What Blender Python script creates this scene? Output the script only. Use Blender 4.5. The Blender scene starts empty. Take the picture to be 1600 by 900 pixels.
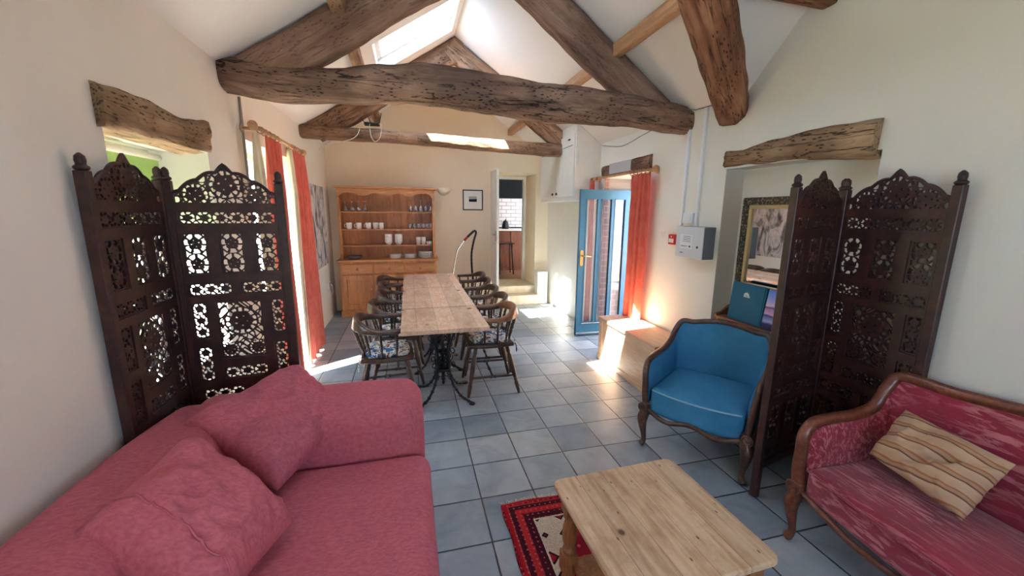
import bpy, bmesh, math, random
from mathutils import Vector, Matrix, Euler, noise
random.seed(7)
S = bpy.context.scene
C = S.collection
PI = math.pi
R = math.radians

# ------------------------------------------------------------------ camera, sky, sun, exposure
CAMH = 1.57
cd = bpy.data.cameras.new('camera'); cam = bpy.data.objects.new('camera', cd); C.objects.link(cam)
cd.sensor_width = 36; cd.lens = 620.3 / 1600 * 36; cd.clip_start = .05
cam.location = (0, 0, CAMH)
cam.rotation_euler = (Matrix.Rotation(-R(14.535), 3, 'Z') @ Matrix.Rotation(R(90 - 10.876), 3, 'X') @ Matrix.Rotation(R(.525), 3, 'Z')).to_euler()
S.camera = cam
w = bpy.data.worlds.new('sky'); S.world = w; w.use_nodes = True
bg = w.node_tree.nodes['Background']
sky = w.node_tree.nodes.new('ShaderNodeTexSky')
sky.sky_type = 'HOSEK_WILKIE'
sky.sun_direction = Vector((-.5, -.33, .85)).normalized(); sky.turbidity = 3.0
mixs = w.node_tree.nodes.new('ShaderNodeMix'); mixs.data_type = 'RGBA'; mixs.inputs[0].default_value = .75
w.node_tree.links.new(sky.outputs[0], mixs.inputs[6]); mixs.inputs[7].default_value = (.54, .76, 1.08, 1)
w.node_tree.links.new(mixs.outputs[2], bg.inputs[0]); bg.inputs[1].default_value = 11.5
sd = bpy.data.lights.new('sun', 'SUN'); sun = bpy.data.objects.new('sun', sd); C.objects.link(sun)
sd.energy = 105; sd.angle = R(.6); sd.color = (1, .94, .84)
SUN = Vector((.5, .33, -.85)).normalized()
sun.rotation_euler = SUN.to_track_quat('-Z', 'Y').to_euler()
sun.location = (-4, -3, 8)
vs = S.view_settings
vs.view_transform = 'Standard'; vs.look = 'None'; vs.gamma = 1; vs.use_curve_mapping = False; vs.exposure = 0.85
S.cycles.use_denoising = True
S.cycles.max_bounces = 14; S.cycles.diffuse_bounces = 8; S.cycles.transmission_bounces = 10; S.cycles.transparent_max_bounces = 12
S.cycles.sample_clamp_indirect = 8.0
S.cycles.caustics_refractive = False; S.cycles.caustics_reflective = False

def portal(loc, d, sx, sy):
    l = bpy.data.lights.new('portal', 'AREA'); l.shape = 'RECTANGLE'; l.size = sx; l.size_y = sy
    l.cycles.is_portal = True
    o = bpy.data.objects.new('portal', l); C.objects.link(o); o.location = loc
    o.rotation_euler = Vector(d).to_track_quat('-Z', 'Y').to_euler()

# ------------------------------------------------------------------ materials
def lin(c):
    return tuple((x / 12.92 if x <= .04045 else ((x + .055) / 1.055) ** 2.4) for x in c)
def rgb(r, g, b): return lin((r / 255, g / 255, b / 255)) + (1,)
class N:
    def __init__(s, name, rough=.6, spec=.4, metal=0):
        s.m = bpy.data.materials.new(name); s.m.use_nodes = True
        s.t = s.m.node_tree; s.b = s.t.nodes['Principled BSDF']
        s.b.inputs['Roughness'].default_value = rough; s.b.inputs['Specular IOR Level'].default_value = spec
        s.b.inputs['Metallic'].default_value = metal
        s.tc = None
    def n(s, kind, **kw):
        x = s.t.nodes.new('ShaderNode' + kind)
        for k, v in kw.items():
            if hasattr(x, k): setattr(x, k, v)
            else: x.inputs[k].default_value = v
        return x
    def l(s, a, b): s.t.links.new(a, b)
    def co(s, scale=(1, 1, 1), gen=False, rot=(0, 0, 0)):
        if not s.tc: s.tc = s.n('TexCoord')
        mp = s.n('Mapping'); mp.inputs['Scale'].default_value = scale; mp.inputs['Rotation'].default_value = rot
        s.l(s.tc.outputs['Generated' if gen else 'Object'], mp.inputs[0]); return mp.outputs[0]
    def noise(s, vec, scale=5, detail=4, rough=.55, dist=0):
        x = s.n('TexNoise'); x.inputs['Scale'].default_value = scale; x.inputs['Detail'].default_value = detail
        x.inputs['Roughness'].default_value = rough; x.inputs['Distortion'].default_value = dist
        s.l(vec, x.inputs['Vector']); return x.outputs[0]
    def vor(s, vec, scale=5, feat='F1', out=0):
        x = s.n('TexVoronoi'); x.feature = feat; x.inputs['Scale'].default_value = scale
        s.l(vec, x.inputs['Vector']); return x.outputs[out]
    def ramp(s, fac, stops, interp='LINEAR'):
        x = s.n('ValToRGB'); x.color_ramp.interpolation = interp
        e = x.color_ramp.elements
        while len(e) < len(stops): e.new(.5)
        for i, (p, c) in enumerate(stops):
            e[i].position = p; e[i].color = c if len(c) == 4 else tuple(c) + (1,)
        s.l(fac, x.inputs[0]); return x.outputs[0]
    def mix(s, f, a, b, mode='MIX'):
        x = s.n('Mix'); x.data_type = 'RGBA'; x.blend_type = mode; x.clamp_factor = True
        for i, v in ((0, f), (6, a), (7, b)):
            if hasattr(v, 'node'): s.l(v, x.inputs[i])
            else: x.inputs[i].default_value = v
        return x.outputs[2]
    def math(s, op, a, b=None, c=None):
        x = s.n('Math'); x.operation = op
        for i, v in enumerate((a, b, c)):
            if v is None: continue
            if hasattr(v, 'node'): s.l(v, x.inputs[i])
            else: x.inputs[i].default_value = v
        return x.outputs[0]
    def col(s, v):
        if hasattr(v, 'node'): s.l(v, s.b.inputs['Base Color'])
        else: s.b.inputs['Base Color'].default_value = v
        return s
    def bump(s, h, dist=.01, strength=1, after=None):
        x = s.n('Bump'); x.inputs['Distance'].default_value = dist; x.inputs['Strength'].default_value = strength
        s.l(h, x.inputs['Height'])
        s.l(x.outputs[0], s.b.inputs['Normal']); return s

def plain(name, c, rough=.5, spec=.4, metal=0, nz=0):
    a = N(name, rough, spec, metal)
    if nz:
        f = a.noise(a.co(), 14, 3)
        d = tuple(x * (1 - nz) for x in c[:3]) + (1,)
        a.col(a.ramp(f, [(.35, d), (.65, c)]))
    else: a.col(c)
    return a.m

def plaster(name, c, b=.006):
    a = N(name, .85, .2)
    v = a.co()
    f = a.noise(v, 1.6, 3)
    a.col(a.ramp(f, [(.3, tuple(x * .96 for x in c[:3]) + (1,)), (.7, c)]))
    h = a.math('ADD', a.math('MULTIPLY', a.noise(v, 2.2, 2), 5.0), a.math('MULTIPLY', a.noise(v, 40, 3), .35))
    a.bump(h, b * .8, .6)
    return a.m

def wood(name, cols, stretch=(1, 12, 12), scale=2.2, rough=.45, spec=.4, knots=None, bump=.002, planks=None, grainamt=1.0):
    """grain runs along the axis whose stretch is smallest"""
    a = N(name, rough, spec)
    v = a.co(stretch)
    f = a.noise(v, scale, 6, .62, .35)
    c = a.ramp(f, [(.28, cols[0]), (.5, cols[1]), (.72, cols[2])])
    fine = a.noise(a.co(tuple(x * 6 for x in stretch)), scale, 3, .6)
    c = a.mix(a.ramp(fine, [(.42, (.55, .55, .55)), (.6, (0, 0, 0))]), c, cols[0])
    if planks:   # (axis, width, offset): tone changes from board to board
        ax, pw, off = planks
        sp = a.n('SeparateXYZ'); a.l(a.co(), sp.inputs[0])
        q = a.math('DIVIDE', a.math('ADD', sp.outputs[ax], off), pw)
        wn = a.n('TexWhiteNoise'); wn.noise_dimensions = '1D'; a.l(a.math('FLOOR', q), wn.inputs['W'])
        c = a.mix(.5, c, a.ramp(wn.outputs[0], [(0, (.62, .6, .58)), (1, (1.25, 1.2, 1.15))]), 'MULTIPLY')
        fr = a.math('FRACT', q)
        g = a.math('MULTIPLY', a.math('LESS_THAN', fr, .02), .6)
        c = a.mix(g, c, tuple(x * .35 for x in cols[0][:3]) + (1,))
    if knots:
        ks, amt, kc = knots
        kv = a.vor(a.co(tuple(max(1, x ** .35) for x in stretch)), ks)
        c = a.mix(a.math('MULTIPLY', a.ramp(kv, [(.0, (1, 1, 1)), (amt, (.8, .8, .8)), (amt * 1.8, (0, 0, 0))]), 1.0), c, kc)
    a.col(c)
    if bump: a.bump(a.math('ADD', f, fine), bump, .6)
    return a.m

def timber(name, dark, mid, light, crack=1.0):
    """old hewn oak: streaked, split along the grain (local X), worm pits"""
    a = N(name, .8, .2)
    v = a.co((1, 7, 7))
    f = a.noise(v, 1.6, 7, .65, .6)
    c = a.ramp(f, [(.3, dark), (.47, mid), (.68, light)])
    big = a.noise(a.co((1.5, 2.5, 2.5)), 1.3, 3)
    c = a.mix(a.ramp(big, [(.42, (0, 0, 0)), (.62, (.7, .7, .7))]), c, dark)
    cr = a.noise(a.co((.7, 10, 10)), 1.5, 5, .55, .6)
    crk = a.ramp(cr, [(.488, (0, 0, 0)), (.498, (1, 1, 1)), (.502, (1, 1, 1)), (.512, (0, 0, 0))])
    crk = a.math('MULTIPLY', crk, a.ramp(a.noise(a.co((1.3, 3, 3)), 2.2, 2), [(.47, (0, 0, 0)), (.55, (1, 1, 1))]))
    pit = a.vor(a.co((14, 44, 44)), 1.6)
    pm = a.noise(a.co((2, 4, 4)), 1.9, 2)
    pits = a.math('MULTIPLY', a.ramp(pit, [(.18, (1, 1, 1)), (.30, (0, 0, 0))]), a.ramp(pm, [(.48, (0, 0, 0)), (.56, (1, 1, 1))]))
    k = a.math('MAXIMUM', a.math('MULTIPLY', crk, crack), a.math('MULTIPLY', pits, min(1.0, crack)))
    c = a.mix(a.math('MULTIPLY', k, .85), c, tuple(x * .12 for x in dark[:3]) + (1,))
    a.col(c)
    h = a.math('SUBTRACT', a.math('MULTIPLY', f, 1.0), k)
    a.bump(h, .028, 1.0)
    return a.m

def fabric(name, c, c2, rough=.95, weave=400, b=.0015, sheen=.4, stretch=(1, 1, 1), nscale=9):
    a = N(name, rough, .15)
    v = a.co(stretch)
    f = a.noise(v, nscale, 5, .6)
    a.col(a.ramp(f, [(.32, c2), (.66, c)]))
    h = a.math('ADD', a.math('MULTIPLY', a.noise(a.co(), 7, 3), 5), a.noise(a.co((1, 1, 1)), weave, 2))
    a.bump(h, b, .6)
    a.b.inputs['Sheen Weight'].default_value = sheen; a.b.inputs['Sheen Roughness'].default_value = .4
    a.b.inputs['Sheen Tint'].default_value = c
    return a.m

def glass_pane(name, tint=(1, 1, 1, 1), gloss=.08):
    """thin window glass: lets light straight through, weak reflection"""
    a = N(name, .02, .5)
    t = a.n('BsdfTransparent'); t.inputs[0].default_value = tint
    g = a.n('BsdfGlossy'); g.inputs['Roughness'].default_value = .02
    m = a.n('MixShader'); m.inputs[0].default_value = gloss
    a.l(t.outputs[0], m.inputs[1]); a.l(g.outputs[0], m.inputs[2])
    a.l(m.outputs[0], a.t.nodes['Material Output'].inputs[0])
    return a.m

WALLC = rgb(229, 225, 216)
mWall = plaster('cream_plaster', WALLC)
mCeil = plaster('white_ceiling_plaster', rgb(234, 231, 226), .004)
mReveal = plaster('reveal_plaster', rgb(228, 224, 214))
mWhite = plain('white_paint', rgb(232, 230, 222), .5, .4, 0, .04)
mTimber = timber('old_oak', rgb(98, 74, 58), rgb(154, 120, 94), rgb(188, 152, 124), .8)
mTimberD = timber('dark_old_oak', rgb(82, 64, 54), rgb(138, 110, 92), rgb(172, 142, 120), 1.0)
mTimberR = timber('red_old_oak', rgb(92, 62, 46), rgb(146, 102, 76), rgb(182, 138, 106), .9)
mLintel = timber('pale_old_oak', rgb(112, 88, 66), rgb(164, 136, 106), rgb(200, 172, 140), .8)
mTimberS = timber('sawn_oak', rgb(110, 84, 70), rgb(142, 114, 96), rgb(162, 134, 116), .2)
mPurlin = wood('new_purlin_wood', [rgb(150, 110, 76), rgb(182, 140, 102), rgb(198, 160, 122)], (1, 10, 10), 2, .6)
mPine = wood('orange_pine', [rgb(172, 114, 68), rgb(206, 148, 96), rgb(220, 166, 114)], (10, 10, 1), 1.4, .38, .45, (2.6, .03, rgb(110, 62, 34)), .001, (0, .11, .03))
mPineH = wood('orange_pine_rail', [rgb(172, 114, 68), rgb(206, 148, 96), rgb(220, 166, 114)], (1, 10, 10), 1.4, .38, .45)
mStrip = wood('stripped_pine_top', [rgb(140, 104, 76), rgb(184, 148, 114), rgb(206, 174, 142)], (14, 1.3, 14), 2.0, .6, .3, (5.5, .06, rgb(84, 58, 42)), .002, (0, .115, .3))
def stripped():
    a = N('scrubbed_pine_top', .6, .3)
    g = a.noise(a.co((22, 1.6, 22)), 2.2, 5, .6, .3)
    c = a.ramp(g, [(.3, rgb(176, 142, 112)), (.5, rgb(204, 174, 144)), (.7, rgb(218, 192, 166))])
    sp = a.n('SeparateXYZ'); a.l(a.co(), sp.inputs[0])
    q = a.math('DIVIDE', a.math('ADD', sp.outputs[0], .3), .115)
    wn = a.n('TexWhiteNoise'); wn.noise_dimensions = '1D'; a.l(a.math('FLOOR', q), wn.inputs['W'])
    c = a.mix(.5, c, a.ramp(wn.outputs[0], [(0, (.8, .78, .76)), (1, (1.15, 1.12, 1.1))]), 'MULTIPLY')
    cl = a.noise(a.co((3, 2, 3)), 2.4, 4, .7)
    c = a.mix(a.ramp(cl, [(.5, (0, 0, 0)), (.72, (.6, .6, .6))]), c, rgb(150, 108, 76))
    kn = a.vor(a.co((1, .8, 1)), 9)
    c = a.mix(a.ramp(kn, [(.07, (.9, .9, .9)), (.11, (.35, .35, .35)), (.15, (0, 0, 0))]), c, rgb(92, 62, 44))
    sk = a.vor(a.co((1, .45, 1)), 38); sm = a.noise(a.co(), 9, 2)
    c = a.mix(a.math('MULTIPLY', a.ramp(sk, [(.10, (1, 1, 1)), (.16, (0, 0, 0))]), a.ramp(sm, [(.5, (0, 0, 0)), (.58, (.8, .8, .8))])), c, rgb(70, 46, 34))
    fr = a.math('FRACT', q); c = a.mix(a.math('MULTIPLY', a.math('LESS_THAN', fr, .022), .55), c, rgb(96, 68, 48))
    a.col(c); a.bump(a.math('SUBTRACT', g, a.ramp(kn, [(.07, (1, 1, 1)), (.12, (0, 0, 0))])), .003, .7); return a.m
mStrip = stripped()
mStripLeg = wood('stripped_pine_leg', [rgb(120, 74, 40), rgb(156, 104, 62), rgb(176, 124, 78)], (8, 8, 1), 2, .5)
mChest = wood('chest_pine', [rgb(198, 158, 124), rgb(214, 176, 144), rgb(226, 192, 162)], (10, 1, 10), 1.2, .5, .35, None, .001)
mTable = wood('mango_wood', [rgb(204, 164, 136), rgb(232, 200, 174), rgb(242, 218, 198)], (5, 1.4, 5), 2.2, .27, .6, (2.2, .06, rgb(104, 70, 50)), .001, (0, .15, .06))
mChairW = wood('brown_stained_wood', [rgb(42, 28, 22), rgb(76, 52, 40), rgb(102, 76, 60)], (6, 6, 1), 2.5, .3, .5)
mChairL = wood('worn_brown_wood', [rgb(96, 60, 40), rgb(142, 96, 66), rgb(164, 118, 86)], (6, 6, 1), 2.5, .32, .5)
mFrame = wood('walnut_frame', [rgb(52, 30, 22), rgb(92, 60, 44), rgb(120, 84, 62)], (3, 3, 3), 3, .3, .5)
mShelfW = wood('bookcase_wood', [rgb(96, 56, 36), rgb(134, 86, 58), rgb(154, 104, 74)], (10, 1, 10), 1.5, .45)
mIron = plain('black_cast_iron', rgb(26, 27, 30), .38, .5, .3)
mChina = plain('white_china', rgb(240, 238, 232), .18, .5)
mSteel = plain('steel', rgb(200, 200, 200), .25, .5, 1)
mBrass = plain('brass', rgb(205, 175, 110), .28, .5, 1)
mBlack = plain('black_plastic', rgb(22, 22, 24), .4)
mRed = plain('red_plastic', rgb(190, 40, 45), .4)
mGreyP = plain('grey_enamel', rgb(205, 208, 212), .4, .4)
mGreyD = plain('grey_enamel_shaded', rgb(120, 124, 132), .5, .3)  # panel enamel with the side's shade in its colour; dark grey for cables
mBlueDoor = plain('blue_door_paint', rgb(48, 108, 138), .32, .5, 0, .1)
mTeal = plain('teal_cloth', rgb(18, 96, 124), .6, .3, 0, .08)
mGlass = glass_pane('window_glass')
mCarpet = fabric('sisal_carpet', rgb(214, 202, 180), rgb(194, 182, 158), 1, 300, .003, .1)
mPink = fabric('rose_chenille', rgb(188, 106, 120), rgb(168, 86, 100), .95, 260, .0010, .3, (1, 2.2, 1), 55)
mCurtain = fabric('terracotta_curtain_cloth', rgb(204, 106, 92), rgb(188, 88, 76), .9, 300, .0006, .2)
mLining = fabric('cream_lining', rgb(222, 212, 186), rgb(206, 196, 170), .9, 300, .0006, .1)
mBlue = fabric('blue_velvet', rgb(62, 126, 164), rgb(46, 108, 148), .8, 300, .001, .5, (1, 1, 1), 5)
mPiping = plain('pale_piping', rgb(140, 170, 190), .7)

def slate():
    a = N('slate_tiles', .42, .45)
    v = a.co(); sp = a.n('SeparateXYZ'); a.l(v, sp.inputs[0])
    TX, TY, X0, Y0 = .30025, .3054, .3345, 2.2326
    qx = a.math('DIVIDE', a.math('SUBTRACT', sp.outputs[0], X0), TX)
    qy = a.math('DIVIDE', a.math('SUBTRACT', sp.outputs[1], Y0), TY)
    fx = a.math('FRACT', a.math('ADD', qx, 100.)); fy = a.math('FRACT', a.math('ADD', qy, 100.))
    ex = a.math('MINIMUM', fx, a.math('SUBTRACT', 1., fx)); ey = a.math('MINIMUM', fy, a.math('SUBTRACT', 1., fy))
    wob = a.math('MULTIPLY', a.math('SUBTRACT', a.noise(v, 20, 2), .5), .012)
    e = a.math('ADD', a.math('MINIMUM', ex, ey), wob)
    cb = a.n('CombineXYZ'); a.l(a.math('FLOOR', qx), cb.inputs[0]); a.l(a.math('FLOOR', qy), cb.inputs[1])
    wn = a.n('TexWhiteNoise'); wn.noise_dimensions = '2D'; a.l(cb.outputs[0], wn.inputs['Vector'])
    off = a.n('VectorMath'); off.operation = 'MULTIPLY_ADD'; a.l(wn.outputs['Color'], off.inputs[0]); off.inputs[1].default_value = (7, 7, 7); a.l(v, off.inputs[2])
    cloud = a.noise(off.outputs[0], 4, 5, .6, .5)
    mp = a.n('Mapping'); mp.inputs['Scale'].default_value = (1.5, 14, 1); a.l(off.outputs[0], mp.inputs[0])
    vein = a.noise(mp.outputs[0], 1.6, 5, .6, .8)
    c = a.ramp(cloud, [(.3, rgb(128, 138, 146)), (.55, rgb(154, 162, 168)), (.8, rgb(172, 178, 182))])
    c = a.mix(a.ramp(vein, [(.58, (0, 0, 0)), (.75, (.55, .55, .55))]), c, rgb(158, 166, 166))
    c = a.mix(.8, c, a.ramp(wn.outputs[0], [(0, (.58, .66, .72)), (.5, (.92, .95, .96)), (1, (1.22, 1.18, 1.12))]), 'MULTIPLY')
    g = a.ramp(e, [(.010, (1, 1, 1)), (.017, (0, 0, 0))])
    c = a.mix(g, c, rgb(44, 46, 50))
    a.col(c)
    rr = a.ramp(cloud, [(.2, (.30, .30, .30)), (.8, (.5, .5, .5))]); a.l(rr, a.b.inputs['Roughness'])
    h = a.math('SUBTRACT', a.math('ADD', a.math('MULTIPLY', cloud, .5), a.math('MULTIPLY', vein, .3)), a.math('MULTIPLY', g, 1.))
    a.bump(h, .004, .8)
    return a.m
mSlate = slate()

# ------------------------------------------------------------------ mesh helpers
class MB:
    def __init__(s): s.v = []; s.f = []; s.sm = []
    def add(s, vs, fs, smooth=False, mat=None):
        o = len(s.v)
        s.v += [tuple(mat @ Vector(p)) if mat is not None else tuple(p) for p in vs]
        s.f += [tuple(i + o for i in f) for f in fs]; s.sm += [smooth] * len(fs); return s
    def box(s, x0, x1, y0, y1, z0, z1, mat=None, fn=None):
        P = [(x, y, z) for x in (x0, x1) for y in (y0, y1) for z in (z0, z1)]
        if fn: P = [fn(*p) for p in P]
        return s.add(P, [(0, 1, 3, 2), (4, 6, 7, 5), (0, 4, 5, 1), (2, 3, 7, 6), (0, 2, 6, 4), (1, 5, 7, 3)], False, mat)
    def prism(s, poly, a, b, axis='y', mat=None):
        n = len(poly)
        def P(u, v, w): return {'x': (w, u, v), 'y': (u, w, v), 'z': (u, v, w)}[axis]
        vs = [P(u, v, a) for u, v in poly] + [P(u, v, b) for u, v in poly]
        fs = [tuple(range(n))[::-1], tuple(range(n, 2 * n))] + [(i, (i + 1) % n, n + (i + 1) % n, n + i) for i in range(n)]
        return s.add(vs, fs, False, mat)
    def tube(s, pts, r, n=8, closed=False, flat=1.0, up=None):
        pts = [Vector(p) for p in pts]; m = len(pts)
        rs = r if isinstance(r, (list, tuple)) else [r] * m
        vs = []; prev = None
        for i, p in enumerate(pts):
            if closed: d = pts[(i + 1) % m] - pts[i - 1]
            else: d = pts[min(i + 1, m - 1)] - pts[max(i - 1, 0)]
            d = d.normalized() if d.length > 1e-9 else Vector((0, 0, 1))
            if up is not None: u = Vector(up) - d * d.dot(Vector(up)); u = u.normalized() if u.length > 1e-4 else d.orthogonal().normalized()
            elif prev is None: u = d.orthogonal().normalized()
            else:
                u = prev - d * prev.dot(d); u = u.normalized() if u.length > 1e-6 else d.orthogonal().normalized()
            prev = u; w_ = d.cross(u)
            for k in range(n):
                a = 2 * PI * k / n
                vs.append(p + (u * math.cos(a) * flat + w_ * math.sin(a)) * rs[i])
        fs = []
        for i in range(m if closed else m - 1):
            j = (i + 1) % m
            for k in range(n): fs.append((i * n + k, i * n + (k + 1) % n, j * n + (k + 1) % n, j * n + k))
        if not closed: fs += [tuple(range(n))[::-1], tuple(range((m - 1) * n, m * n))]
        return s.add(vs, fs, n > 4)
    def lathe(s, prof, loc=(0, 0, 0), n=16, mat=None, cap=True):
        vs = []; fs = []; m = len(prof)
        for r_, z in prof:
            for k in range(n):
                a = 2 * PI * k / n; vs.append((loc[0] + r_ * math.cos(a), loc[1] + r_ * math.sin(a), loc[2] + z))
        for i in range(m - 1):
            for k in range(n): fs.append((i * n + k, i * n + (k + 1) % n, (i + 1) * n + (k + 1) % n, (i + 1) * n + k))
        if cap: fs += [tuple(range(n))[::-1], tuple(range((m - 1) * n, m * n))]
        return s.add(vs, fs, True, mat)
    def turned(s, p0, p1, prof, n=10):
        """lathe profile (radius, t 0..1) laid between two points"""
        p0 = Vector(p0); p1 = Vector(p1); d = p1 - p0
        q = d.to_track_quat('Z', 'Y').to_matrix().to_4x4(); M = Matrix.Translation(p0) @ q
        return s.lathe([(r_, t * d.length) for r_, t in prof], n=n, mat=M)
    def grid(s, fn, nu, nv, smooth=True, mat=None):
        vs = [fn(i / nu, j / nv) for i in range(nu + 1) for j in range(nv + 1)]
        fs = [(i * (nv + 1) + j, (i + 1) * (nv + 1) + j, (i + 1) * (nv + 1) + j + 1, i * (nv + 1) + j + 1) for i in range(nu) for j in range(nv)]
        return s.add(vs, fs, smooth, mat)
    def rbox(s, lo, hi, r, k=3, m=6, fn=None, mat=None):
        """rounded box; fn(p) may bend it"""
        lo = Vector(lo); hi = Vector(hi); c = (lo + hi) / 2; h = (hi - lo) / 2
        r = min(r, h.x * .999, h.y * .999, h.z * .999)
        ax = []
        for a in range(3):
            L = [-h[a] + r * (1 - math.cos(PI / 2 * i / k)) if False else -h[a] + r * i / k for i in range(k)]
            mid = [-(h[a] - r) + 2 * (h[a] - r) * i / m for i in range(m + 1)]
            ax.append(L + mid + [-x for x in L[::-1]])
        idx = {}; vs = []; fs = []
        def V(p):
            key = (round(p[0], 5), round(p[1], 5), round(p[2], 5))
            if key in idx: return idx[key]
            q = Vector(p); cl = Vector([max(-(h[a] - r), min(h[a] - r, q[a])) for a in range(3)]); d = q - cl
            if d.length > 1e-9:
                # spherify the corner region
                dd = Vector([d[a] / r for a in range(3)]); t = dd.copy(); x2, y2, z2 = dd.x ** 2, dd.y ** 2, dd.z ** 2
                t.x *= math.sqrt(max(0, 1 - y2 / 2 - z2 / 2 + y2 * z2 / 3)); t.y *= math.sqrt(max(0, 1 - x2 / 2 - z2 / 2 + x2 * z2 / 3)); t.z *= math.sqrt(max(0, 1 - x2 / 2 - y2 / 2 + x2 * y2 / 3))
                q = cl + t * r
            q = q + c
            if fn: q = Vector(fn(q))
            idx[key] = len(vs); vs.append(q); return idx[key]
        for a in range(3):
            b, d = (a + 1) % 3, (a + 2) % 3
            for sgn in (-1, 1):
                A, B = ax[b], ax[d]
                for i in range(len(A) - 1):
                    for j in range(len(B) - 1):
                        q = []
                        for u, v in ((A[i], B[j]), (A[i + 1], B[j]), (A[i + 1], B[j + 1]), (A[i], B[j + 1])):
                            p = [0, 0, 0]; p[a] = sgn * h[a]; p[b] = u; p[d] = v; q.append(V(p))
                        if sgn < 0: q = q[::-1]
                        if len(set(q)) == 4: fs.append(tuple(q))
                        elif len(set(q)) == 3: fs.append(tuple(dict.fromkeys(q)))
        return s.add(vs, fs, True, mat)
    def build(s, name, mat, parent=None, bevel=0, loc=None, subsurf=0, auto=False, solid=0, seg=2):
        me = bpy.data.meshes.new(name); me.from_pydata(s.v, [], s.f); me.materials.append(mat)
        for p, q in zip(me.polygons, s.sm): p.use_smooth = q
        me.update()
        o = bpy.data.objects.new(name, me); C.objects.link(o)
        if parent: o.parent = parent
        if loc: o.location = loc
        if solid:
            m = o.modifiers.new('solid', 'SOLIDIFY'); m.thickness = solid; m.offset = 0
        if bevel:
            m = o.modifiers.new('bevel', 'BEVEL'); m.width = bevel; m.segments = seg; m.limit_method = 'ANGLE'; m.angle_limit = R(40)
        if subsurf:
            m = o.modifiers.new('sub', 'SUBSURF'); m.levels = subsurf; m.render_levels = subsurf
        return o

def thing(name, label, cat, loc=(0, 0, 0), rz=0, group=None):
    o = bpy.data.objects.new(name, None); C.objects.link(o); o.location = loc; o.rotation_euler = (0, 0, rz)
    o.empty_display_size = .1
    return tag(o, label, cat, group)
def tag(o, label, cat, group=None):
    o['label'] = label; o['category'] = cat
    if group: o['group'] = group
    return o
def struct(o, label=None):
    o['kind'] = 'structure'
    if label: o['label'] = label
    return o
def copy_tree(o, parent=None):
    c = o.copy(); C.objects.link(c)
    if parent: c.parent = parent
    for ch in list(o.children): copy_tree(ch, c)
    return c
def smooth_path(pts, n=6, closed=False):
    """Catmull-Rom through the points"""
    P = [Vector(p) for p in pts]; out = []; m = len(P)
    for i in range(m if closed else m - 1):
        if closed: a, b, c, d = P[i - 1], P[i], P[(i + 1) % m], P[(i + 2) % m]
        else: a, b, c, d = P[max(i - 1, 0)], P[i], P[i + 1], P[min(i + 2, m - 1)]
        for k in range(n):
            t = k / n
            out.append(.5 * ((2 * b) + (c - a) * t + (2 * a - 5 * b + 4 * c - d) * t * t + (3 * b - 3 * c + d - a) * t ** 3))
    if not closed: out.append(P[-1])
    return out
def lerp(tab, x):
    if x <= tab[0][0]: return tab[0][1]
    for (a, p), (b, q) in zip(tab, tab[1:]):
        if x <= b:
            t = (x - a) / (b - a); t = t * t * (3 - 2 * t); return p + (q - p) * t
    return tab[-1][1]

# ------------------------------------------------------------------ room shell
XL, XR, YF, YB = -1.15, 2.35, 6.62, -1.1
ZL, ZR, SL, SR = 2.5, 2.40, .633, .705
XRIDGE = (ZR + SR * XR - ZL + SL * XL) / (SL + SR)
ZRIDGE = ZL + SL * (XRIDGE - XL)
WS = .95
YRW = 2.516 - (ZRIDGE - 2.39) / WS
def zl(x): return ZL + SL * (x - XL)
def zr(x): return ZR + SR * (XR - x)

def holed(us, vs_, holes, put):
    """call put(u0,u1,v0,v1) for each cell of the u/v grid that is not in a hole"""
    U = sorted(set(us + [h[i] for h in holes for i in (0, 1)])); V = sorted(set(vs_ + [h[i] for h in holes for i in (2, 3)]))
    for a, b in zip(U, U[1:]):
        for c, d in zip(V, V[1:]):
            m, n = (a + b) / 2, (c + d) / 2
            if any(h[0] < m < h[1] and h[2] < n < h[3] for h in holes): continue
            put(a, b, c, d)

fl = MB().box(-1.6, 2.95, YB - .3, YF + .05, -.12, 0); struct(fl.build('floor', mSlate))
b = MB(); holed([YB - .3, YF + .7], [0, 2.62], [(2.0, 2.87, .72, 1.9), (3.5, 4.65, 0, 2.08), (-.55, .15, .95, 1.75)], lambda a, c, d, e: b.box(-1.6, XL, a, c, d, e))
struct(b.build('wall_left', mWall))
b = MB(); holed([YB - .3, YF + .7], [0, 2.39], [(1.58, 2.62, 0, 1.9), (3.65, 4.6, 0, 1.98)], lambda a, c, d, e: b.box(XR, 2.95, a, c, d, e))
b.prism([(YB - .3, 2.39), (YF + .7, 2.39), (YF + .7, 2.42), (2.51, 2.42), (2.48, 2.44), (YRW, ZRIDGE + .02)], XR, 2.6, 'x')
b.box(2.52, 2.94, 1.5, 2.7, 0, 1.95)      # back of the alcove
struct(b.build('wall_right', mWall))
b = MB(); holed([-1.6, 2.95], [0, 2.3], [(1.37, 2.12, .29, 2.2)], lambda a, c, d, e: b.box(a, c, YF, 7.3, d, e))
b.prism([(-1.6, 2.3), (2.95, 2.3), (XR, zr(XR) + .05), (XRIDGE, ZRIDGE + .05), (XL, zl(XL) + .05)], YF, 7.3, 'y')
struct(b.build('wall_far', plaster('warm_cream_plaster', rgb(236, 221, 194))))
b = MB(); holed([-1.6, 2.95], [0, 3.75], [(.2, 1.1, 1.0, 1.9)], lambda a, c, d, e: b.box(a, c, YB - .3, YB, d, e))
b.prism([(YB - .3, 2.25), (YRW, ZRIDGE), (YB - .3, ZRIDGE + .1)], XRIDGE, XRIDGE + .06, 'x')
struct(b.build('wall_near', mWall))
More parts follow.
